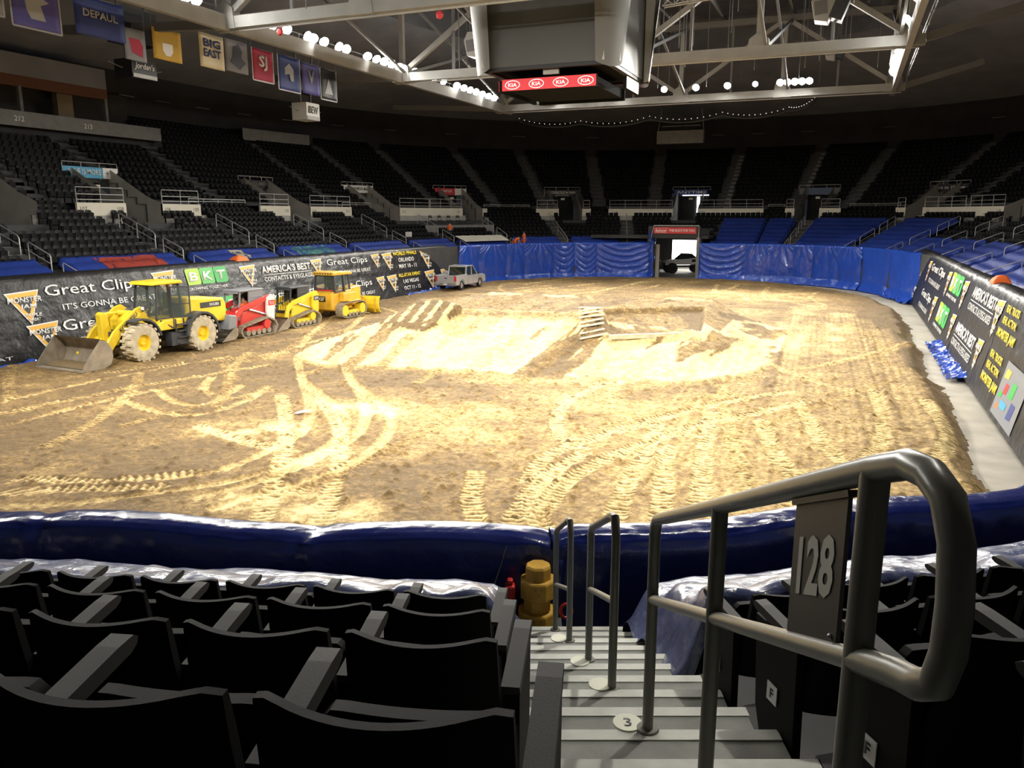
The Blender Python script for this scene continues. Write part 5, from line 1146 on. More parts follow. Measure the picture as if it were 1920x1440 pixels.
# ---------------------------------------------------------------- centre scoreboard
def scoreboard():
    t = thing('scoreboard', 'large grey four-sided scoreboard hanging at the centre of the roof', 'scoreboard', (-15.9, 46.6, 14.3)); C = t.location
    hw, dp = 3.55, 3.55; yo = -3.6
    for k, (rz) in enumerate((0, PI/2, PI, -PI/2)):
        R3 = Matrix.Rotation(rz, 4, 'Z')
        def rot(m): m.v = [tuple(R3@Vector(v)) for v in m.v]; return m
        rot(MB().box((0, -3.62, 2.3), (7.1, .16, 4.4), rx=-.0)).build('screen', M['panel'], t)
        rot(MB().box((0, -3.50, 2.3), (7.5, .3, 4.75))).build('screen_frame', M['black_flat'], t)
        yy, ww, xx = ((-3.05, 5.5, 0), (-4.05, 2.6, -.35), (-3.05, 5.5, 0), (-3.05, 5.5, 0))[k]
        rot(MB().box((xx, yy+.1, -.75), (ww, .18, .66))).build('ribbon_case', M['matte'], t); rot(MB().box((xx, yy-.005, -.75), (ww-.04, .03, .60))).build('ribbon_screen', M['red_lit'] if k != 1 else M['amber_lit'], t)
        if k == 0:
            rb = t.children[-1] if False else None
            for i in range(4):
                x = -2.1+i*1.42
                rg = MB(); rg.tube([(x+.43*math.cos(a), -3.075, -.75+.22*math.sin(a)) for a in [j*PI/12 for j in range(24)]], .022, 5, closed=True); e = rg.build('badge', M['white_lit'], t)
                text_obj('KIA', 'badge_lettering', M['white_lit'], frame((x, -3.08, -.75), (1, 0, 0), (0, 0, 1)), .20, width=.52, parent=e, bold=.015)
        # white corner posts and curved corner panels
        for sg in (-1, 1): rot(MB().add([(sg*3.75, -3.60, 0), (sg*4.12, -3.45, .05), (sg*4.35, -3.45, 4.7), (sg*3.75, -3.60, 4.7), (sg*3.75, -3.45, 0), (sg*4.12, -3.30, .05), (sg*4.35, -3.3, 4.7), (sg*3.75, -3.45, 4.7)], [(0, 1, 2, 3), (4, 5, 6, 7), (0, 1, 5, 4), (1, 2, 6, 5), (2, 3, 7, 6), (3, 0, 4, 7)])).build('corner_trim', M['panel_trim'], t)
        # curved corner
        V = np.zeros((10, 10, 3))
        for i in range(10):
            a = -PI/2+PI/2*i/9+rz
            for j in range(10):
                v = j/9; r = 1.15+.55*v; cx, cy = 3.0, -3.0; p = Matrix.Rotation(rz, 3, 'Z')@Vector((cx, cy, 0)); bz = -1.0*math.sin(PI*(i/9))*0-.9*(i/9)*(1-i/9)*1.2
                V[i, j] = (p.x+r*math.cos(a), p.y+r*math.sin(a), (bz)*(1-v)+4.7*v)
        grid_obj('corner_panel', V, M['panel_trim2'], t)
    MB().box((0, 0, 4.9), (8, 8, .5)).build('top_frame', M['panel_trim'], t)
    MB().box((0, 0, .3), (6.6, 6.6, .5)).box((0, 0, -.7), (5.2, 5.2, .5)).build('core', M['matte'], t)
    MB().box((.2, -3.08, -.2), (.9, .2, .25)).build('junction_box', M['panel_trim'], t)
    g = MB()
    for a in (-2.5, 2.5):
        for b_ in (-2.5, 2.5): g.tube([(a, b_, 4.9), (a, b_, 10.5)], .07, 5)
    g.build('suspension', M['truss_dark'], t)
mat('scoreboard corner shell', (.15, .148, .138), .62, spec=.5); M['panel_trim2'] = MATS['scoreboard corner shell']
scoreboard()
# ---------------------------------------------------------------- team banners hung by the left catwalk
def flag(y, z, w_, h_, base, lab, txt='', tm='white', edge=None, emb=None, seed=0, th=.45):
    x = -38.6; y *= .8977; z = 6.4+(z-6.4)*.8977
    t = thing('team_banner', lab, 'banner', (x, y, z), 0, 'cloth banners hanging by the left catwalk')
    V = np.zeros((9, 9, 3)); 
    for i in range(9):
        for j in range(9): V[i, j] = (.03*math.sin(i*.9+seed), -w_/2+w_*i/8, -h_*j/8)
    o = grid_obj('cloth', V, M[base], t); o.modifiers.new('thick', 'SOLIDIFY').thickness = .02
    if edge:
        MB().bar((.04, -w_/2, -h_), (.04, w_/2, -h_), .02, .09).bar((.04, -w_/2, 0), (.04, -w_/2, -h_), .02, .09, up=(0, 1, 0)).bar((.04, w_/2, 0), (.04, w_/2, -h_), .02, .09, up=(0, 1, 0)).build('edge_band', M[edge], t)
    if txt:
        n = txt.count('\n')
        for li, s_ in enumerate(txt.split('\n')): text_obj(s_, 'lettering', M[tm], frame((.075, 0, -h_*.42-li*th*1.2+n*th*.6), (0, 1, 0), (0, 0, 1)), th, width=w_*.7 if len(s_) > 2 else w_*.4, parent=t, bold=.03)
    if emb:
        m = MB().add([(.06, w_*u, -h_*v) for u, v in emb[1]], [tuple(range(len(emb[1])))]); m.build('emblem', M[emb[0]], t)
    MB().tube([(0, -w_/2, 0), (0, w_/2, 0)], .03, 5).tube([(0, -w_/2, 0), (0, -w_/2, 1.2)], .015, 4).tube([(0, w_/2, 0), (0, w_/2, 1.2)], .015, 4).build('hanging_pole', M['truss_dark'], t)
flag(31.2, 19.0, 1.9, 1.9, 'ceil2', 'dark banner with a pale ring emblem cut by the top left frame corner', edge='panel_trim', emb=('panel_trim', [(-.2, .3), (.2, .3), (.25, .6), (0, .8), (-.25, .6)]))
flag(34.2, 19.0, 2.7, 2.15, 'purple', 'blue banner with a pale bird-like emblem at the upper left', edge='panel_trim', emb=('panel_trim', [(-.22, .35), (.0, .2), (.28, .35), (.1, .45), (.18, .78), (-.12, .78), (-.2, .6)]))
flag(38.5, 19.2, 3.2, 2.0, 'dim_purple' if 'dim_purple' in M else 'navyprint', 'dark blue banner with a university name in pale capitals', txt='DEPAUL', tm='panel_trim', th=.4)
flag(41.0, 18.0, 1.5, 1.7, 'ceil2', 'dark banner with a round reddish badge left of the gold one', emb=('maroon', [(-.3, .3), (.2, .3), (.35, .5), (.3, .85), (-.2, .75)]))
flag(43.7, 18.5, 2.2, 1.75, 'gold', 'gold banner with a pale letter emblem', edge=None, emb=('white', [(-.18, .45), (.18, .45), (.18, .7), (.08, .85), (-.08, .85), (-.18, .7)]))
flag(47.85, 19.0, 2.15, 2.05, 'cream_cloth' if 'cream_cloth' in M else 'cream', 'cream banner with dark two-line lettering', txt='BIG\nEAST', tm='navyprint', th=.5)
flag(50.4, 19.05, 2.1, 2.0, 'ceil2', 'grey banner with a black hooded head silhouette outlined white', emb=('black_flat', [(-.35, .7), (-.2, .5), (-.15, .2), (.1, .1), (.25, .3), (.2, .5), (.4, .65), (.1, .9)]))
flag(53.3, 18.95, 2.2, 2.1, 'maroon', 'crimson banner with white interlocked initials', txt='SJ', edge='panel_trim', th=1.0)
flag(56.5, 19.0, 2.5, 2.4, 'navyprint', 'navy banner with a pale pirate-like outline', edge='panel_trim', emb=('panel_trim', [(-.2, .35), (.0, .2), (.2, .35), (.2, .7), (.05, .7), (.0, .5), (-.2, .55)]))
flag(59.4, 18.9, 2.1, 2.2, 'purple', 'dull blue banner with a large pale letter', txt='V', tm='panel_trim', th=1.0)
flag(61.9, 18.85, 2.1, 2.3, 'black_flat', 'black banner with a pale outlined triangle emblem', edge='panel_trim', emb=('panel_trim', [(0, .3), (.25, .8), (-.25, .8)]))
# small sign cubes hung under the left soffit
def cube_sign(y, z, lab, txt, base, tm, w_=1.9, h_=1.1):
    t = thing('hanging_sign', lab, 'sign', (-41, y, z), 0, 'small hanging sign boxes on the left')
    MB().box((0, 0, 0), (1.4, w_, h_)).build('sign_box', M[base], t); text_obj(txt, 'lettering', M[tm], frame((.72, 0, .12), (0, 1, 0), (0, 0, 1)), h_*.42, width=w_*.8, parent=t, bold=.02, shear=.2)
    MB().box((.72, 0, -h_*.38), (.05, w_*.95, h_*.2)).build('strip', M['panel_trim'], t)
    MB().box((0, .0, 2.4), (1.3, 2.6, 1.9)).build('speaker_bank', M['black_flat'], t)
    MB().bar((0, -.6, h_/2), (0, -1.3, 6), .12).bar((0, .6, h_/2), (0, 1.3, 6), .12).bar((0, -2, .2), (0, -1, .0), .05).bar((0, 2, .2), (0, 1, .0), .05).build('hanger', M['truss_dark'], t)
cube_sign(39.0, 15.1, 'black hanging sign with white script above a pale strip', "Jordan's", 'black_flat', 'white')
cube_sign(55.8, 14.55, 'white hanging sign box with dark capitals below the navy banner', 'IBEW', 'white', 'dark', 1.7, 1.3)
# ---------------------------------------------------------------- vehicles
def wheel(par, name, x, y, z, r, w_, tm, rim, side, lugs=0, hub=.5):
    """axle along x; side = outward sign; returns tyre object"""
    prof = [(r*hub*.95, -w_/2*.75), (r*.80, -w_/2), (r*.96, -w_/2*.85), (r, -w_/2*.6), (r, w_/2*.6), (r*.96, w_/2*.85), (r*.80, w_/2), (r*hub*.95, w_/2*.75)]
    m = MB().lathe(prof, axis='x', n=32)
    if lugs:
        for k in range(lugs):
            a = 2*PI*k/lugs
            for sg in (-1, 1):
                aa = a+(PI/lugs if sg > 0 else 0); c = (sg*w_*.25, math.cos(aa)*r*1.01, math.sin(aa)*r*1.01)
                m.box(c, (w_*.5, r*.14, r*.09), rx=aa+PI/2+0)
    t = m.build(name, tm, par, smooth=True); t.location = (x, y, z)
    m = MB().lathe([(0, side*w_*.30), (r*hub*.35, side*w_*.30), (r*hub*.45, side*w_*.14), (r*hub*.85, side*w_*.12), (r*hub*.98, side*w_*.38), (r*hub*1.02, side*w_*.30)], axis='x', n=24)
    for k in range(8): a = k*PI/4; m.ball((side*w_*.31, r*hub*.25*math.cos(a), r*hub*.25*math.sin(a)), r*.03, 6, 4)
    rm = m.build('rim', rim, t, smooth=True); return t
def slabx(m, pts, x0, x1): return m.prism(pts, x0, x1, 'x')
# wheel loader: local +y = forward, +x = its right ; placed facing -Y so x flips
def loader():
    t = thing('wheel_loader', 'large yellow wheel loader with wide steel bucket parked in front of the left banners', 'wheel loader', (-28.75, 27.05, dz(-28.0, 27.0)), PI+.0); t.scale = (1, .95, 1); Y_, D_ = M['cyel'], M['mdark']
    t.rotation_euler.z = PI-math.radians(4)
    W2 = 1.12
    for nm, y, in (('front', 1.75), ('rear', -1.65)):
        for sx in (-1, 1): wheel(t, 'wheel', sx*W2, y, .80, .80, .60, M['tyre'], Y_, sx, 18, .46)
    # rear body / engine hood
    m = MB(); slabx(m, [(-3.7, 1.15), (-3.75, 2.0), (-3.55, 2.28), (-1.3, 2.45), (-1.15, 1.25)], -.85, .85); m.build('engine_hood', Y_, t, bevel=.10)
    m = MB(); slabx(m, [(-4.05, .75), (-4.1, 1.35), (-3.6, 1.45), (-3.5, .7)], -1.15, 1.15); m.build('counterweight', M['mgray'], t, bevel=.06)
    for sx in (-1, 1):
        e = MB().box((sx*.865, -2.7, 2.02), (.02, 1.3, .26)).build('hood_stripe', M['mdark'], t)
        text_obj('WA380', 'model_lettering', M['white'], frame((sx*.88, -2.9, 2.02), (0, sx, 0), (0, 0, 1)), .14, width=.6, parent=e)
        m = MB(); m.prism([(-2.65+1.02*math.cos(a), .80+1.02*math.sin(a)) for a in [k*PI/10 for k in range(11)]]+[(-2.65+.92*math.cos(a), .80+.92*math.sin(a)) for a in [k*PI/10 for k in range(10, -1, -1)]], sx*.80, sx*1.42, 'x')
        m.v = [(x, y+1.0, z) for x, y, z in m.v]; m.build('rear_fender', M['mdark'], t, smooth=True)
        m = MB(); m.prism([(1.75+1.0*math.cos(a), .86+.98*math.sin(a)) for a in [PI*.35+k*PI*.6/8 for k in range(9)]]+[(1.75+.92*math.cos(a), .86+.90*math.sin(a)) for a in [PI*.35+k*PI*.6/8 for k in range(8, -1, -1)]], sx*.85, sx*1.38, 'x'); m.build('front_fender', M['mdark'], t, smooth=True)
    # frames
    MB().box((0, -2.1, .85), (1.0, 3.4, .65)).build('rear_frame', D_, t, bevel=.04)
    MB().box((0, 1.5, .95), (.9, 2.2, .7)).build('front_frame', D_, t, bevel=.04)
    m = MB(); slabx(m, [(.55, 1.2), (.75, 1.95), (1.5, 2.1), (1.95, 1.75), (2.0, 1.2)], -.48, .48); m.build('front_tower', Y_, t, bevel=.04)
    m = MB(); slabx(m, [(-1.2, 1.15), (-1.2, 1.6), (.35, 1.6), (.75, 1.4), (.75, 1.15)], -1.12, 1.12); m.build('cab_platform', Y_, t, bevel=.05)
    # cab
    c = thing('cab', None, None); c.parent = t; c.name = 'cab'
    cb = MB()
    for sx in (-1, 1):
        cb.bar((sx*.72, .45, 1.6), (sx*.66, .25, 3.12), .08); cb.bar((sx*.72, -.38, 1.6), (sx*.68, -.38, 3.12), .09); cb.bar((sx*.72, -1.08, 1.6), (sx*.66, -1.0, 3.12), .10); cb.bar((sx*.72, .45, 1.6), (sx*.72, -1.08, 1.6), .10)
    cb.bar((-.66, .25, 3.1), (.66, .25, 3.1), .08); cb.bar((-.66, -1.0, 3.1), (.66, -1.0, 3.1), .08); cb.box((0, -1.08, 1.9), (1.4, .06, .6))
    bpy.data.objects.remove(c); c = cb.build('cab_frame', D_, t)
    g = MB(); g.add([(-.68, .43, 1.65), (.68, .43, 1.65), (.63, .26, 3.08), (-.63, .26, 3.08)], [(0, 1, 2, 3)]); g.add([(-.70, -1.03, 1.9), (.70, -1.03, 1.9), (.64, -.98, 3.08), (-.64, -.98, 3.08)], [(0, 1, 2, 3)])
    for sx in (-1, 1): g.add([(sx*.72, .43, 1.65), (sx*.66, .25, 3.06), (sx*.67, -.36, 3.06), (sx*.72, -.36, 1.65)], [(0, 1, 2, 3)])
    g.build('cab_glass', M['clearglass'], c)
    m = MB(); slabx(m, [(.55, 3.12), (.42, 3.26), (-1.1, 3.28), (-1.2, 3.12)], -.80, .80); m.build('cab_roof', Y_, t, bevel=.05)
    d = MB(); 
    for z in (1.65, 3.0): d.bar((-.75, -.42, z), (-1.36, -.95, z), .05)
    d.bar((-1.36, -.95, 1.65), (-1.36, -.95, 3.0), .05); d.bar((-.75, -.42, 1.65), (-.75, -.42, 3.0), .05); d.bar((-.75, -.42, 2.25), (-1.36, -.95, 2.25), .04)
    dd_ = d.build('cab_door', D_, t); MB().add([(-.77, -.43, 1.68), (-1.34, -.93, 1.68), (-1.34, -.93, 2.98), (-.77, -.43, 2.98)], [(0, 1, 2, 3)]).build('door_glass', M['clearglass'], dd_)
    s = MB().box((0, -.65, 1.95), (.5, .5, .18)).box((0, -.88, 2.35), (.5, .15, .7)).build('operator_seat', M['black_flat'], t, bevel=.05)
    MB().tube([(0, .2, 1.65), (0, .05, 2.3)], .03, 6).tube([(.18*math.cos(a), .05+.06*math.sin(a), 2.32+.16*math.sin(a)) for a in [k*PI/6 for k in range(12)]], .015, 5, closed=True).build('steering_wheel', M['black_flat'], t)
    # ladder on the left of the machine (towards the field)
    for sx in (-1,):
        l = MB(); l.bar((sx*1.2, -.75, .45), (sx*1.12, -.7, 1.6), .06); l.bar((sx*1.2, -.2, .45), (sx*1.12, -.25, 1.6), .06)
        for k in range(4): l.box((sx*1.2, -.48, .5+k*.28), (.28, .5, .05))
        l.box((sx*1.0, -.45, .72), (.4, 1.1, .6)); l.bar((sx*1.18, -.1, 1.2), (sx*1.0, .5, 1.6), .05); l.bar((sx*1.18, -.1, 1.2), (sx*1.18, -.1, 2.1), .035); l.build('ladder', D_, t)
    MB().box((1.05, -.45, .8), (.35, 1.2, .6)).build('step_box', D_, t)
    # boom arms and linkage
    for sx in (-1, 1):
        m = MB(); m.prism([(.85, 2.10), (1.15, 2.30), (1.5, 2.22), (2.75, 1.35), (3.3, .72), (3.58, .48), (3.52, .22), (3.3, .20), (2.85, .62), (2.3, 1.22), (1.2, 1.98)], sx*.62, sx*.74, 'x'); a = m.build('boom_arm', Y_, t, bevel=.02)
        if sx < 0: text_obj('KOMATSU', 'maker_lettering', M['mdark'], frame((sx*.76, 1.98, 1.68), (0, -1, .68), (0, .68, 1)), .18, width=1.15, parent=a, bold=.02)
    MB().tube([(-.62, 2.55, .9), (.62, 2.55, .9)], .16, 12).build('cross_tube', Y_, t, smooth=True)
    m = MB(); slabx(m, [(2.35, .85), (2.55, 2.05), (2.75, 2.15), (2.9, 2.05), (2.85, .9)], -.17, .17); m.build('bell_crank', Y_, t, bevel=.03)
    MB().tube([(0, 1.2, 1.95), (0, 1.95, 2.05)], .12, 10).tube([(0, 1.95, 2.05), (0, 2.7, 2.05)], .055, 8).tube([(0, 2.75, 1.0), (0, 3.40, .80)], .07, 8).build('tilt_cylinder', Y_, t, smooth=True)
    for sx in (-.4, .4): MB().tube([(sx, .95, .95), (sx, 1.8, .95)], .09, 8).tube([(sx, 1.8, .95), (sx, 2.4, 1.0)], .05, 8).build('lift_cylinder', M['mdark'], t, smooth=True)
    for sx in (-1, 1):
        MB().bar((sx*.6, 1.15, 2.0), (sx*.95, 1.25, 2.15), .05).box((sx*.98, 1.3, 2.22), (.26, .14, .2)).build('headlight', M['mdark'], t); MB().box((sx*.98, 1.375, 2.22), (.2, .01, .14)).build('headlight_lens', M['white'], t)
    # bucket
    prof = [(4.95, .02), (3.95, .04), (3.62, .16), (3.48, .45), (3.5, .80), (3.72, 1.12), (4.0, 1.22)]
    pin = [(y+.05 if i > 1 else y, z+.05) for i, (y, z) in enumerate(prof)]
    m = MB(); n = len(prof); vs = []; 
    for x in (-1.42, 1.42): vs += [(x, y, z) for y, z in prof]+[(x, y+.045*(1 if i > 1 else 0), z+.04) for i, (y, z) in enumerate(prof)]
    N2 = 2*n; fs = []
    for i in range(n-1): fs += [(i, i+1, N2+i+1, N2+i), (n+i, N2+n+i, N2+n+i+1, n+i+1)]
    fs += [(0, n, N2+n, N2), (n-1, N2+n-1, N2+2*n-1, 2*n-1)]
    m.add(vs, fs)
    bk = m.build('bucket', M['bucket'], t, smooth=True)
    for sx in (-1, 1):
        m = MB(); m.prism([(4.95, .02), (3.95, .04), (3.62, .16), (3.48, .45), (3.5, .80), (3.72, 1.12), (4.0, 1.22), (4.35, .85), (4.85, .28)], sx*1.42, sx*1.47, 'x'); m.build('bucket_side', M['bucket'], bk)
    MB().box((0, 4.93, .03), (2.94, .16, .04)).build('cutting_edge', M['chrome'] if False else M['bucket'], bk)
    mm = MB(); r = random.Random(4)
    V = np.zeros((22, 7, 3))
    for i in range(22):
        for j in range(7):
            V[i, j] = (-1.38+2.76*i/21, 4.7-.9*j/6, .075+.10*(j/6)**2+.03*r.random()+(.10*math.sin(i*.9)**2*(1-abs(j/3-1))))
    grid_obj('mud_load', V, M['mud'], bk)
loader()
def track_unit(par, x, w_, ys, y1, zt, r, trap=False, frame_m=None, hf=.5, raised=None):
    """rubber or steel track loop in the y-z plane"""
    if trap: loop_ = [(ys+r, .02), (y1-r, .02), (y1-r*.2, .18), (y1, .36), (y1-.12, .5), (ys+(y1-ys)*.34, zt), (ys+(y1-ys)*.22, zt+.02), (ys+.1, zt-.2), (ys, .35), (ys+.12, .15)]
    else:
        loop_ = [(ys+r, .02), (y1-r, .02)]+[(y1-r+r*math.sin(a), .02+zt/2-zt/2*math.cos(a)) for a in [PI*k/6 for k in range(1, 6)]]+[(y1-r, zt+.02), (ys+r, zt+.02)]+[(ys+r-r*math.sin(a), .02+zt/2+zt/2*math.cos(a)) for a in [PI*k/6 for k in range(1, 6)]]
    n = len(loop_); m = MB(); cy = sum(p[0] for p in loop_)/n; cz = sum(p[1] for p in loop_)/n; inn = []
    for y, z in loop_:
        d = math.hypot(y-cy, z-cz); k = (d-.07)/d; inn.append((cy+(y-cy)*k, cz+(z-cz)*k))
    vs = []
    for xx in (x-w_/2, x+w_/2): vs += [(xx, y, z) for y, z in loop_]+[(xx, y, z) for y, z in inn]
    fs = []; N2 = 2*n
    for i in range(n):
        j = (i+1) % n; fs += [(i, j, N2+j, N2+i), (n+i, N2+n+i, N2+n+j, n+j), (i, n+i, n+j, j), (N2+i, N2+j, N2+n+j, N2+n+i)]
    m.add(vs, fs)
    # grouser bars
    for i in range(n):
        a = Vector((0, *loop_[i])); b = Vector((0, *loop_[(i+1) % n])); L = (b-a).length; k = max(1, round(L/.16)); ang = math.atan2(b.z-a.z, b.y-a.y)
        for q in range(k): p = a.lerp(b, (q+.5)/k); m.box((x, p.y, p.z), (w_, .05, .055), rx=ang)
    t = m.build('track', M['track'], par)
    m = MB(); L = y1-ys; 
    for k in range(5): m.lathe([(0, -w_*.3), (.13, -w_*.3), (.13, w_*.3), (0, w_*.3)], (x, ys+L*.22+L*.56*k/4, .20), 'x', 12)
    m.build('roller', M['track'], t, smooth=True)
    f = MB(); f.box((x, (ys+y1)/2, .34), (w_*.55, L*.62, .22))
    if trap: f.lathe([(0, -w_*.42), (.22, -w_*.42), (.24, 0), (.22, w_*.42), (0, w_*.42)], (x, ys+L*.28, zt-.28), 'x', 16)
    else:
        for yy in (ys+r, y1-r): f.lathe([(0, -w_*.42), (zt*.36, -w_*.42), (zt*.36, w_*.42), (0, w_*.42)], (x, yy, zt/2+.02), 'x', 20)
    f.build('track_frame', frame_m or M['track'], t, smooth=True); return t
def skid(name, lab, x, y, rz, body, arm, tower, cabm, roofm, txt, person=False, s=1.0):
    t = thing(name, lab, 'track loader', (x, y, dz(x+1, y)), rz, 'compact track loaders parked in line'); t.scale = (s, s, s)
    for sx in (-1, 1): track_unit(t, sx*.78, .42, -1.35, 1.05, .78, .2, True, body if body != M['mwhite'] else M['track'])
    m = MB(); slabx(m, [(-1.35, .45), (-1.42, 1.35), (-1.2, 1.55), (.5, 1.1), (.62, .45)], -.55, .55); m.build('chassis', body, t, bevel=.06)
    cb = MB()
    for sx in (-1, 1):
        cb.bar((sx*.45, .58, .75), (sx*.45, .45, 2.02), .07); cb.bar((sx*.45, -.05, .85), (sx*.45, -.1, 2.02), .06); cb.box((sx*.46, -.55, 1.52), (.05, .9, 1.0))
        for k in range(4): cb.box((sx*.49, -.55, 1.25+k*.17), (.02, .7, .04))
    cb.box((0, -1.0, 1.4), (.9, .06, 1.15)); cb.box((0, .6, .82), (.9, .1, .14)); cb.box((0, .6, 2.0), (.95, .07, .07)); c = cb.build('cab', cabm, t, bevel=.015)
    MB().box((0, -.25, 2.07), (1.02, 1.6, .10)).build('cab_roof', roofm, t, bevel=.03)
    MB().box((0, -.35, 1.0), (.55, .5, .12)).box((0, -.62, 1.35), (.5, .12, .65)).build('operator_seat', M['black_flat'], t, bevel=.03)
    g = MB(); [g.tube([(sx*.3, .35, .9), (sx*.3, .3, 1.3)], .025, 6) for sx in (-1, 1)]; g.build('control_lever', M['black_flat'], t)
    if body is M['cyel']: 
        q = MB()
        for k in range(6): q.bar((-.38+k*.15, .54, .9), (-.38+k*.15, .48, 1.95), .02)
        q.build('cab_grille', M['black_flat'], t)
    for sx in (-1, 1):
        m = MB(); m.prism([(-1.45, 1.0), (-1.5, 1.62), (-1.3, 1.82), (-1.0, 1.68), (-.95, 1.0), (-1.1, .45), (-1.4, .5)], sx*.60, sx*.74, 'x'); tw = m.build('rear_tower', tower, t, bevel=.02)
        if sx < 0: e = MB().box((-.748, -1.25, 1.42), (.012, .42, .24)).build('number_panel', M['red'] if body is M['mred'] else M['mdark'], tw); text_obj(txt, 'model_lettering', M['white'], frame((-.757, -1.25, 1.42), (0, -1, 0), (0, 0, 1)), .13, width=.32, parent=e)
        m = MB(); m.prism([(-1.3, 1.60), (-1.22, 1.82), (.55, 1.42), (1.0, 1.18), (1.28, .50), (1.2, .28), (1.0, .30), (.85, .90), (.5, 1.18), (-.6, 1.42)], sx*.56, sx*.66, 'x'); m.build('lift_arm', arm, t, bevel=.015)
        MB().tube([(sx*.6, -.95, .9), (sx*.62, .1, 1.22)], .05, 8).build('lift_cylinder', M['chrome'], t, smooth=True)
    prof = [(2.25, .02), (1.45, .05), (1.28, .2), (1.25, .5), (1.38, .62)]; m = MB(); n = len(prof); vs = []
    for xx in (-.98, .98): vs += [(xx, a, b) for a, b in prof]+[(xx, a+.03*(i > 1), b+.03) for i, (a, b) in enumerate(prof)]
    N2 = 2*n; fs = []
    for i in range(n-1): fs += [(i, i+1, N2+i+1, N2+i), (n+i, N2+n+i, N2+n+i+1, n+i+1)]
    m.add(vs, fs); bk = m.build('bucket', M['bucket'], t)
    for sx in (-1, 1): m = MB(); m.prism(prof[:4]+[(1.38, .62), (1.7, .42)], sx*.98, sx*1.01, 'x'); m.build('bucket_side', M['bucket'], bk)
    return t
skid('track_loader', 'red and white compact track loader with a person in its cab, behind the wheel loader', -28.8, 32.8, PI-.05, M['mred'], M['mred'], M['mwhite'], M['mgray'], M['mgray'], 'TL12', True, 1.12)
skid('track_loader', 'yellow and black compact track loader in front of the dozer', -28.9, 37.0, PI-.05, M['cyel'], M['cyel'], M['cyel'], M['mdark'], M['mdark'], '299', False, 1.05)
def dozer():
    t = thing('bulldozer', 'amber yellow crawler dozer with its blade facing away', 'bulldozer', (-28.9, 41.7, dz(-28.2, 42)), -.02); G = M['cgold']; t.scale = (.95, .92, .97)
    for sx in (-1, 1): track_unit(t, sx*.98, .52, -1.45, 1.45, .92, .46, False, M['cyel'])
    m = MB(); slabx(m, [(-1.75, .55), (-1.8, 1.55), (-1.5, 1.68), (.5, 1.68), (.5, .5), (-1.2, .42)], -.72, .72); m.build('rear_body', G, t, bevel=.05)
    m = MB(); slabx(m, [(.5, .6), (.5, 1.75), (1.85, 1.85), (1.95, 1.7), (1.95, .6)], -.46, .46); m.build('engine_hood', G, t, bevel=.05)
    for sx in (-1, 1):
        q = MB(); [q.box((sx*.465, 1.5, 1.0+k*.12), (.012, .5, .06)) for k in range(6)]; q.build('hood_louvre', M['cyel'], t)
    m = MB(); [m.box((sx*.98, .1, 1.02), (.5, 1.3, .06)) for sx in (-1, 1)]; [slabx(m, [(-.9, 1.02), (-.95, 1.55), (.45, 1.55), (.5, 1.05)], sx*.72, sx*1.05) for sx in (-1, 1)]; m.build('fender', G, t, bevel=.03)
    c = MB(); zz = 2.66
    for sx in (-1, 1):
        c.bar((sx*.78, -1.45, 1.62), (sx*.70, -1.40, zz), .10); c.bar((sx*.70, -.35, 1.6), (sx*.68, -.40, zz), .14); c.bar((sx*.52, .55, 1.6), (sx*.55, .35, zz), .09); c.bar((sx*.78, -1.45, 1.64), (sx*.60, .5, 1.64), .08)
    c.bar((-.78, -1.45, 1.64), (.78, -1.45, 1.64), .08); c.bar((-.7, -1.4, zz), (.7, -1.4, zz), .1); c.box((0, -1.44, 1.76), (1.45, .05, .16)); cab = c.build('cab_frame', M['mdark'], t)
    g = MB(); g.add([(-.75, -1.44, 1.66), (.75, -1.44, 1.66), (.68, -1.40, zz), (-.68, -1.40, zz)], [(0, 1, 2, 3)])
    for sx in (-1, 1): g.add([(sx*.77, -1.4, 1.66), (sx*.68, -.4, 1.66), (sx*.67, -.4, zz), (sx*.70, -1.38, zz)], [(0, 1, 2, 3)]); g.add([(sx*.68, -.35, 1.66), (sx*.54, .5, 1.66), (sx*.55, .35, zz), (sx*.67, -.35, zz)], [(0, 1, 2, 3)])
    g.build('cab_glass', M['clearglass'], cab)
    MB().box((0, -.55, 1.85), (.5, .5, .4)).box((0, -.85, 2.2), (.5, .15, .7)).build('operator_seat', M['black_flat'], t, bevel=.04)
    m = MB(); slabx(m, [(-1.62, zz), (-1.60, zz+.20), (-.9, zz+.24), (.45, zz+.16), (.5, zz)], -.82, .82); m.build('cab_roof', G, t, bevel=.05)
    q = MB(); [q.box((-.6+k*.2, -1.615, zz+.11), (.12, .012, .11)) for k in range(7)]; q.build('roof_vent', M['mud'], t)
    e = MB().box((0.0, -1.81, 1.22), (.52, .02, .34)).build('maker_panel', M['black_flat'], t, bevel=.01)
    text_obj('CAT', 'maker_lettering', M['white'], frame((0, -1.825, 1.23), (1, 0, 0), (0, 0, 1)), .20, width=.38, parent=e, bold=.02); MB().add([(-.08, -1.826, 1.12), (.08, -1.826, 1.12), (0, -1.826, 1.20)], [(0, 1, 2)]).build('maker_triangle', M['yellow_print'], e)
    MB().box((0, -1.46, 1.74), (1.2, .03, .07)).build('warning_strip', M['red'], t)
    MB().tube([(.25, .9, 1.8), (.25, .9, 2.35)], .05, 8).build('exhaust_pipe', M['black_flat'], t, smooth=True)
    # C-frame and blade
    m = MB(); [m.bar((sx*.62, .6, .45), (sx*.62, 2.25, .4), .14, .18) for sx in (-1, 1)]; m.bar((-.7, 2.2, .45), (.7, 2.2, .45), .2, .3); m.build('push_frame', G, t)
    [MB().tube([(sx*.35, 1.7, 1.45), (sx*.35, 2.35, .95)], .06, 8).build('lift_cylinder', M['chrome'], t, smooth=True) for sx in (-1, 1)]
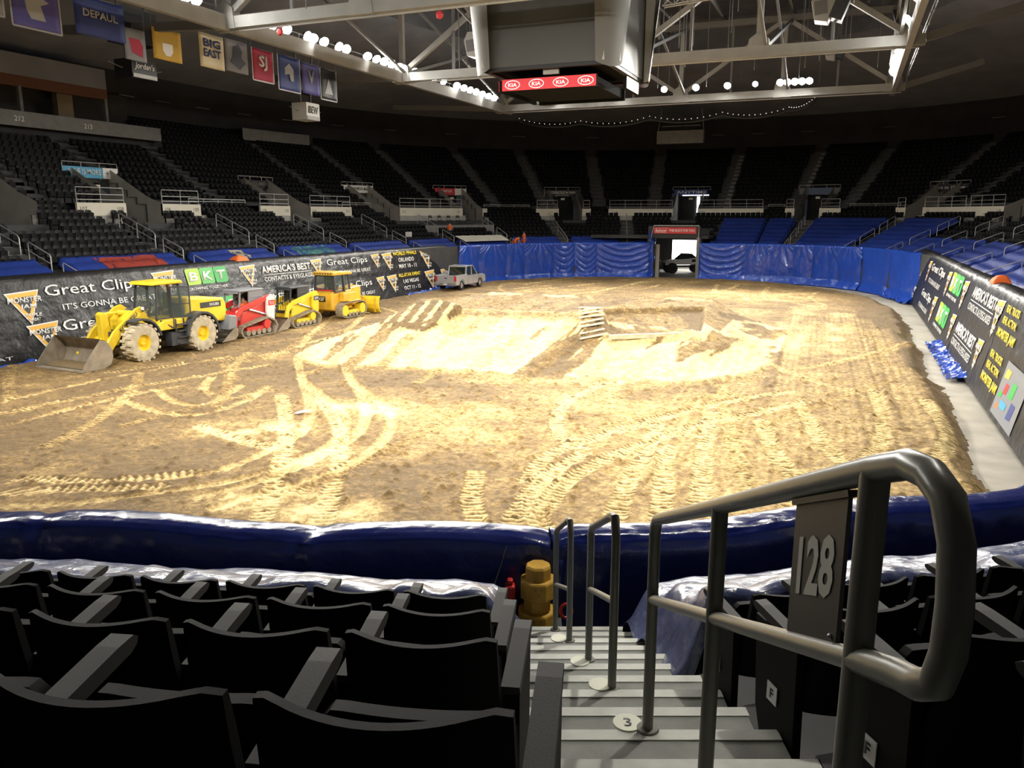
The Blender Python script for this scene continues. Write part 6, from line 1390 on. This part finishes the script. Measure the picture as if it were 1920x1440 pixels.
    prof = [(2.72, .0), (2.5, .25), (2.42, .55), (2.48, .85), (2.62, 1.08)]; vs = []; n = 5; m = MB()
    for x in (-1.55, 1.55): vs += [(x, a, b) for a, b in prof]+[(x, a-.10, b+.02) for a, b in prof]
    fs = [(0, 5, 15, 10), (4, 14, 19, 9)]
    for i in range(4): fs += [(i, i+1, 11+i, 10+i), (5+i, 15+i, 16+i, 6+i), (i, 5+i, 6+i, i+1), (10+i, 11+i, 16+i, 15+i)]
    b = m.add(vs, fs).build('blade', M['cyel'], t); MB().box((0, 2.7, .06), (3.1, .05, .2)).build('cutting_edge', M['bucket'], b)
    m = MB(); [m.box((x, 2.33, .5), (.08, .12, .9)) for x in (-1.3, -.5, .5, 1.3)]; m.build('blade_rib', G, b)
dozer()
def pickup():
    t = thing('pickup_truck', 'silver crew cab pickup truck parked at the far left corner', 'pickup truck', (-30.6, 62.4, dz(-30.0, 62.4)), 0); S_ = M['silver']
    for y in (1.85, -1.80):
        for sx in (-1, 1): wheel(t, 'wheel', sx*.84, y, .40, .40, .27, M['tyre_black'], M['chrome'], sx, 0, .62)
    def arch(yc): return [(yc+.50*math.cos(a), .42+.50*math.sin(a)) for a in [PI*k/8 for k in range(9)]]
    low = [(-2.85, .45), (-2.88, 1.20), (-2.85, 1.28)]+[(-.75, 1.28), (-.75, 1.12), (1.55, 1.15), (2.55, 1.10), (2.88, .98), (2.92, .45)]+[(2.36, .42)]+arch(1.85)[1:-1]+[(1.34, .42), (-1.30, .42)]+arch(-1.80)[1:-1]+[(-2.31, .42)]
    m = MB()
    for sx in (-1, 1): m.prism(low, sx*.93, sx*.99, 'x')
    m.box((0, -2.83, .86), (1.9, .08, .80)); m.b2((-.93, -.78, .5), (.93, 1.55, 1.12)); m.b2((-.93, -2.8, .5), (.93, -.78, .78))
    m.prism([(1.5, .5), (1.5, 1.18), (2.5, 1.12), (2.86, 1.0), (2.9, .5)], -.93, .93, 'x'); m.build('body', S_, t, bevel=.03)
    m = MB(); gh = [(-.80, 1.12), (-.66, 1.84), (-.4, 1.93), (.62, 1.92), (1.52, 1.14)]
    m.prism(gh, -.80, .80, 'x'); cab = m.build('cab_glass', M['glass'], t, bevel=.03)
    m = MB(); m.box((0, .05, 1.92), (1.5, 1.25, .05))
    for sx in (-1, 1): m.bar((sx*.82, -.80, 1.12), (sx*.78, -.60, 1.9), .10, .12, up=(1, 0, 0)); m.bar((sx*.83, .35, 1.12), (sx*.79, .32, 1.92), .05, .10, up=(1, 0, 0)); m.bar((sx*.83, 1.52, 1.13), (sx*.78, .6, 1.92), .06, .08, up=(1, 0, 0)); m.bar((sx*.80, -.6, 1.9), (sx*.78, .62, 1.93), .06, .08)
    m.bar((-.78, -.63, 1.86), (.78, -.63, 1.86), .06, .10); m.build('roof', S_, t, bevel=.02)
    MB().box((0, -2.885, .92), (1.62, .02, .44)).build('tailgate', M['silver_dim'] if 'silver_dim' in M else S_, t, bevel=.02)
    MB().box((0, -2.90, 1.02), (.22, .015, .09)).build('oval_badge', M['navyprint'], t)
    MB().box((0, -2.93, .52), (1.9, .16, .20)).build('rear_bumper', M['chrome'], t, bevel=.03); MB().box((0, -3.02, .54), (.32, .01, .13)).build('number_plate', M['white'], t)
    for sx in (-1, 1): MB().box((sx*.88, -2.87, .98), (.20, .10, .42)).build('tail_light', M['red'], t, bevel=.01); MB().box((sx*1.06, 1.25, 1.24), (.14, .10, .18)).build('side_mirror', M['black_flat'], t, bevel=.02)
    MB().bar((.96, -.6, .42), (.96, 1.2, .42), .12, .05).build('running_board', M['chrome'], t)
    q = MB(); [q.box((1.0, y, 1.0), (.03, .16, .035)) for y in (-.45, .55)]; q.build('door_handle', M['chrome'], t)
    q = MB(); [q.box((.993, y, .78), (.006, .012, .6)) for y in (-.72, .38, 1.42)]; q.build('door_seam', M['black_flat'], t)
pickup()
def monster():
    t = thing('off_road_truck', 'white and black off-road truck standing in the lit vehicle tunnel', 'off-road truck', (-17.3, 93.3, 0.0), PI/2+.45)
    for y in (1.55, -1.55):
        for sx in (-1, 1): wheel(t, 'wheel', sx*.98, y, .58, .58, .48, M['tyre_black'], M['black_flat'], sx, 16, .45)
    m = MB(); m.prism([(-2.3, 1.15), (-2.2, 1.7), (-.9, 1.72), (-.2, 1.62), (1.0, 1.55), (2.1, 1.42), (2.3, 1.25), (2.28, .9), (1.0, .95), (-.9, .95)], -.72, .72, 'x'); m.build('body', M['mwhite'], t, bevel=.08)
    m = MB(); m.prism([(-1.1, 1.6), (-.7, 2.15), (.2, 2.18), (1.0, 1.55)], -.66, .66, 'x'); m.build('cab', M['glass'], t, bevel=.05)
    m = MB(); m.prism([(-1.4, 1.7), (-.75, 2.2), (.2, 2.22), (.3, 2.12), (-.6, 2.1), (-1.3, 1.62)], -.7, .7, 'x'); m.build('roof', M['black_flat'], t)
    q = MB(); [q.box((sx*.74, -1.3, 1.42), (.02, 1.1, .28)) for sx in (-1, 1)]; q.build('side_graphic', M['black_flat'], t)
    q = MB(); q.box((0, 0, .78), (.8, 3.6, .18)); [q.bar((0, y, .6), (sx*.95, y, .58), .16) for y in (1.55, -1.55) for sx in (-1, 1)]; q.box((0, 2.3, 1.05), (1.2, .08, .25)); q.build('chassis', M['black_flat'], t)
    q = MB(); [q.box((sx*.45, 2.33, 1.15), (.2, .03, .12)) for sx in (-1, 1)]; q.build('headlight', M['sign_dark'], t)
monster()
# ---------------------------------------------------------------- tunnel
tx0, tx1 = -18.62, -13.98
setp(MB().b2((tx0-.3, 81.8, 0), (tx0, 84.5, 4.3)).b2((-25.2, 84.6, 0), (-25, 99, 4.3)).b2((-25, 84.4, 0), (tx0-.3, 84.6, 4.3)).build('wall_tunnel', M['dark_conc']), kind='structure')
setp(MB().b2((tx1, 81.8, 0), (tx1+.3, 99, 4.3)).build('wall_tunnel', M['gray_paint']), kind='structure')
setp(MB().b2((-25.2, 82.6, 4.15), (tx1+1, 99, 4.45)).build('ceiling', M['dark_conc']), kind='structure')
setp(MB().b2((tx0-.3, 82.0, 4.2), (tx1+.3, 82.3, 5.4)).build('wall_header', M['black_flat']), kind='structure')
setp(MB().b2((-25, 98.9, 0), (-19.8, 99.1, 4.3)).b2((-19.8, 98.9, 3.55), (tx1, 99.1, 4.3)).build('wall_tunnel', M['dark_conc']), kind='structure')
setp(MB().b2((-19.8, 98.95, .4), (tx1, 99.05, 3.55)).build('door_1', M['day']), kind='structure')
t = thing('tunnel_sign', 'red beer sign with white lettering over the vehicle tunnel', 'sign', (-16.2, 81.9, 4.98)); MB().box((0, 0, 0), (4.25, .1, .62)).build('sign_board', M['red'], t)
text_obj('THIS BUD\'S FOR YOU.', 'lettering', M['white'], frame((.72, -.06, 0), (1, 0, 0), (0, 0, 1)), .26, width=2.6, parent=t, bold=.015); text_obj('Budweiser', 'script_lettering', M['white'], frame((-1.38, -.06, 0), (1, 0, 0), (0, 0, 1)), .30, width=1.15, parent=t, shear=.35)
q = MB(); pts = [(-1.98, -.06, .2), (-.75, -.06, .24), (-.95, -.06, -.02), (-.8, -.06, -.24), (-1.95, -.06, -.2), (-2.08, -.06, 0)]; q.tube(pts, .012, 4, closed=True); q.build('bow_outline', M['white'], t)
g = MB(); g.tube([(-18.65, 81.75, 3.9), (-18.3, 81.75, 5.45), (-13.8, 81.75, 5.45), (-13.8, 81.75, 3.9)], .05, 6); setp(g.build('sign_frame', M['steel'], smooth=True), 'pale tube frame around the red sign over the tunnel', 'frame')
# sheet wrapped on the left jamb of the tunnel, and white strip curtain behind
V = np.zeros((18, 24, 3))
for i in range(18):
    for j in range(24): V[i, j] = (tx0-.05+.9*(j/23 < .98)*(.1+.12*math.sin(i*1.4))+.12*math.sin(j*.8), 81.7-.35+i*.11, 4.9*j/23 if i < 17 else 3.8*j/23)
setp(grid_obj('tarpaulin', V, M['blue']), 'creased blue sheet wrapped round the left jamb of the tunnel', 'tarpaulin')
q = MB(); 
for k in range(3): q.box((-18.5+k*.13, 84.2+.03*(k % 2), 1.75), (.125, .02, 3.5))
setp(q.build('strip_curtain', M['fascia']), 'white strip curtain inside the left edge of the tunnel', 'curtain')

# ---------------------------------------------------------------- people
def person(loc, rz, lab, shirt, legs='denim', pose='stand', hat=None, s=1.0):
    """one skinned body from connected joints; clothes as shells"""
    t = thing('person', lab, 'person', loc, rz); t.scale = (s, s, s)
    if pose == 'stand': J = dict(pel=(0, 0, .95), ch=(0, .02, 1.38), nk=(0, .02, 1.52), hd=(0, .04, 1.66), kl=(-.11, .04, .52), kr=(.11, .0, .52), fl=(-.12, -.02, .07), fr=(.12, .0, .07), tl=(-.13, .16, .04), tr=(.14, .17, .04), el=(-.26, -.02, 1.15), er=(.26, .0, 1.15), hl=(-.27, .14, .95), hr=(.24, .2, 1.0))
    elif pose == 'bend': J = dict(pel=(0, -.15, .90), ch=(0, .22, 1.15), nk=(0, .33, 1.2), hd=(0, .45, 1.2), kl=(-.13, .08, .50), kr=(.13, .05, .5), fl=(-.14, -.04, .07), fr=(.14, -.05, .07), tl=(-.15, .14, .04), tr=(.15, .13, .04), el=(-.24, .32, .9), er=(.24, .32, .92), hl=(-.15, .45, .68), hr=(.15, .47, .7))
    else: J = dict(pel=(0, 0, .50), ch=(0, -.04, .95), nk=(0, -.02, 1.1), hd=(0, .02, 1.24), kl=(-.15, .42, .52), kr=(.15, .42, .52), fl=(-.15, .46, .07), fr=(.15, .46, .07), tl=(-.16, .62, .04), tr=(.16, .62, .04), el=(-.27, .08, .74), er=(.27, .08, .74), hl=(-.2, .34, .70), hr=(.2, .34, .72))
    def skin(name, chain, m_, lv=1):
        names = []; [names.append(a) for e in chain for a in e[:2] if a not in names]
        rad = dict(pel=.145, pelw=.15, ch=.17, nk=.065, hd=.10, kl=.068, kr=.068, fl=.05, fr=.05, tl=.04, tr=.04, sl=.075, sr=.075, el=.048, er=.048, hl=.036, hr=.036, hpl=.09, hpr=.09)
        P_ = dict(J); ch = Vector(J['ch']); P_['sl'] = tuple(ch+Vector((-.18, 0, .04))); P_['sr'] = tuple(ch+Vector((.18, 0, .04))); pl = Vector(J['pel']); P_['hpl'] = tuple(pl+Vector((-.09, 0, -.06))); P_['hpr'] = tuple(pl+Vector((.09, 0, -.06)))
        me = bpy.data.meshes.new(name); me.from_pydata([P_[n_] for n_ in names], [(names.index(a), names.index(b)) for a, b, *_ in chain], []); me.materials.append(m_)
        o = bpy.data.objects.new(name, me); COL.objects.link(o); o.parent = t
        o.modifiers.new('skin', 'SKIN').use_smooth_shade = True
        for i, n_ in enumerate(names): r = rad[n_]*scale_; me.skin_vertices[0].data[i].radius = (r*(1.15 if n_ in ('ch', 'pel') else 1), r*.85 if n_ in ('ch', 'pel') else r)
        me.skin_vertices[0].data[0].use_root = True
        ss = o.modifiers.new('sub', 'SUBSURF'); ss.levels = ss.render_levels = lv; return o
    scale_ = 1.0
    body = [('pel', 'ch'), ('ch', 'nk'), ('nk', 'hd'), ('ch', 'sl'), ('sl', 'el'), ('el', 'hl'), ('ch', 'sr'), ('sr', 'er'), ('er', 'hr'), ('pel', 'hpl'), ('hpl', 'kl'), ('kl', 'fl'), ('fl', 'tl'), ('pel', 'hpr'), ('hpr', 'kr'), ('kr', 'fr'), ('fr', 'tr')]
    b = skin('body', body, M['skin'])
    scale_ = 1.16; skin('shirt', [('pel', 'ch'), ('ch', 'sl'), ('sl', 'el'), ('ch', 'sr'), ('sr', 'er')], M[shirt])
    scale_ = 1.14; skin('trousers', [('pel', 'hpl'), ('hpl', 'kl'), ('kl', 'fl'), ('pel', 'hpr'), ('hpr', 'kr'), ('kr', 'fr')], M[legs])
    h = Vector(J['hd']); MB().ball(h+Vector((0, -.01, .03)), (.098, .11, .105), 12, 8).build('hair' if not hat else 'cap', M[hat or 'black_flat'], t, smooth=True)
    MB().ball(h+Vector((-.035, .098, .02)), .012, 6, 4).ball(h+Vector((.035, .098, .02)), .012, 6, 4).build('eyes', M['black_flat'], t)
    for sx, hn, en in ((-1, 'hl', 'el'), (1, 'hr', 'er')):
        hp = Vector(J[hn]); d = (hp-Vector(J[en])).normalized(); q = MB()
        for k in range(4): o_ = Vector(((k-1.5)*.018, 0, 0)); q.tube([hp+d*.03+o_, hp+d*.08+o_, hp+d*(.11-.008*abs(k-1.5))+o_+Vector((0, .012, -.01))], [.010, .009, .007], 5)
        q.tube([hp+Vector((-sx*.02, .01, 0)), hp+Vector((-sx*.05, .03, 0))+d*.03], .009, 5); q.build('fingers', M['skin'], b, smooth=True)
    return t
def on_row(s, d): x, y, *_ = at(s, d); j = int((d-D0)/TREAD); return (x, y, Z0+RISE*max(0, j))
person(on_row(125.2, 4.9), 0, 'person in an orange top standing among the black seats above the pale sheet', 'orange', s=1.0)
p_ = on_row(119.2, 1.5); person((p_[0], p_[1], 3.15), -.8, 'person in an orange jacket standing at the right end of the pale sheet', 'orange', 'orange')
p_ = on_row(120.2, 1.4); person((p_[0], p_[1], 3.05), -.9, 'person in orange bending over next to the standing worker', 'orange', 'orange', 'bend')
person((-20.05, 92.5, 0), PI, 'person in dark clothes standing at the left side of the tunnel', 'sign_dark')
person((-28.82, 33.05, dz(-28, 34)+.72), PI, 'seated person in an orange shirt inside the red track loader', 'orange', pose='sit')
# folding chairs on the platform behind the seats
def folding_chair(loc, rz, lab):
    t = thing('folding_chair', lab, 'chair', loc, rz, 'black folding chairs on the platform')
    MB().box((0, .05, .45), (.44, .42, .05)).build('seat', M['black_flat'], t, bevel=.02)
    g = MB(); g.tube([(-.22, -.22, 0), (-.22, -.18, .5), (-.2, -.2, .9), (-.12, -.21, .98), (.12, -.21, .98), (.2, -.2, .9), (.22, -.18, .5), (.22, -.22, 0)], .022, 6); g.build('back_frame', M['black_flat'], t, smooth=True)
    MB().box((0, -.20, .82), (.38, .03, .18)).build('backrest', M['black_flat'], t, bevel=.01)
    for sx in (-.2, .2): MB().tube([(sx, .26, 0), (sx, -.1, .48)], .02, 6).build('leg', M['black_flat'], t)
MBp = MB(); S_ = rng_s(119.7, 126.9, .6)
for sa, sb in zip(S_, S_[1:]):
    A, B, C, D = at(sa, 6.2), at(sb, 6.2), at(sb, 9.4), at(sa, 9.4); MBp.add([(*A[:2], 5.5), (*B[:2], 5.5), (*C[:2], 5.5), (*D[:2], 5.5), (*A[:2], 4.6), (*B[:2], 4.6)], [(0, 1, 2, 3), (0, 4, 5, 1)])
setp(MBp.build('platform', M['gray_paint']), 'grey seating platform that carries black folding chairs', 'platform')
for k in range(5):
    x, y, nx, ny = at(125.4-k*.95, 7.2); folding_chair((x, y, 5.5), math.atan2(ny, nx)+PI/2, 'black folding chair on the platform, %s from the left' % ORD[k])
setp(MB().box((*at(130.6, 4.6)[:2], 4.75), (.5, .4, .45), .3).build('white_box', M['white']), 'small white box left standing on the seats of the left stand', 'box')
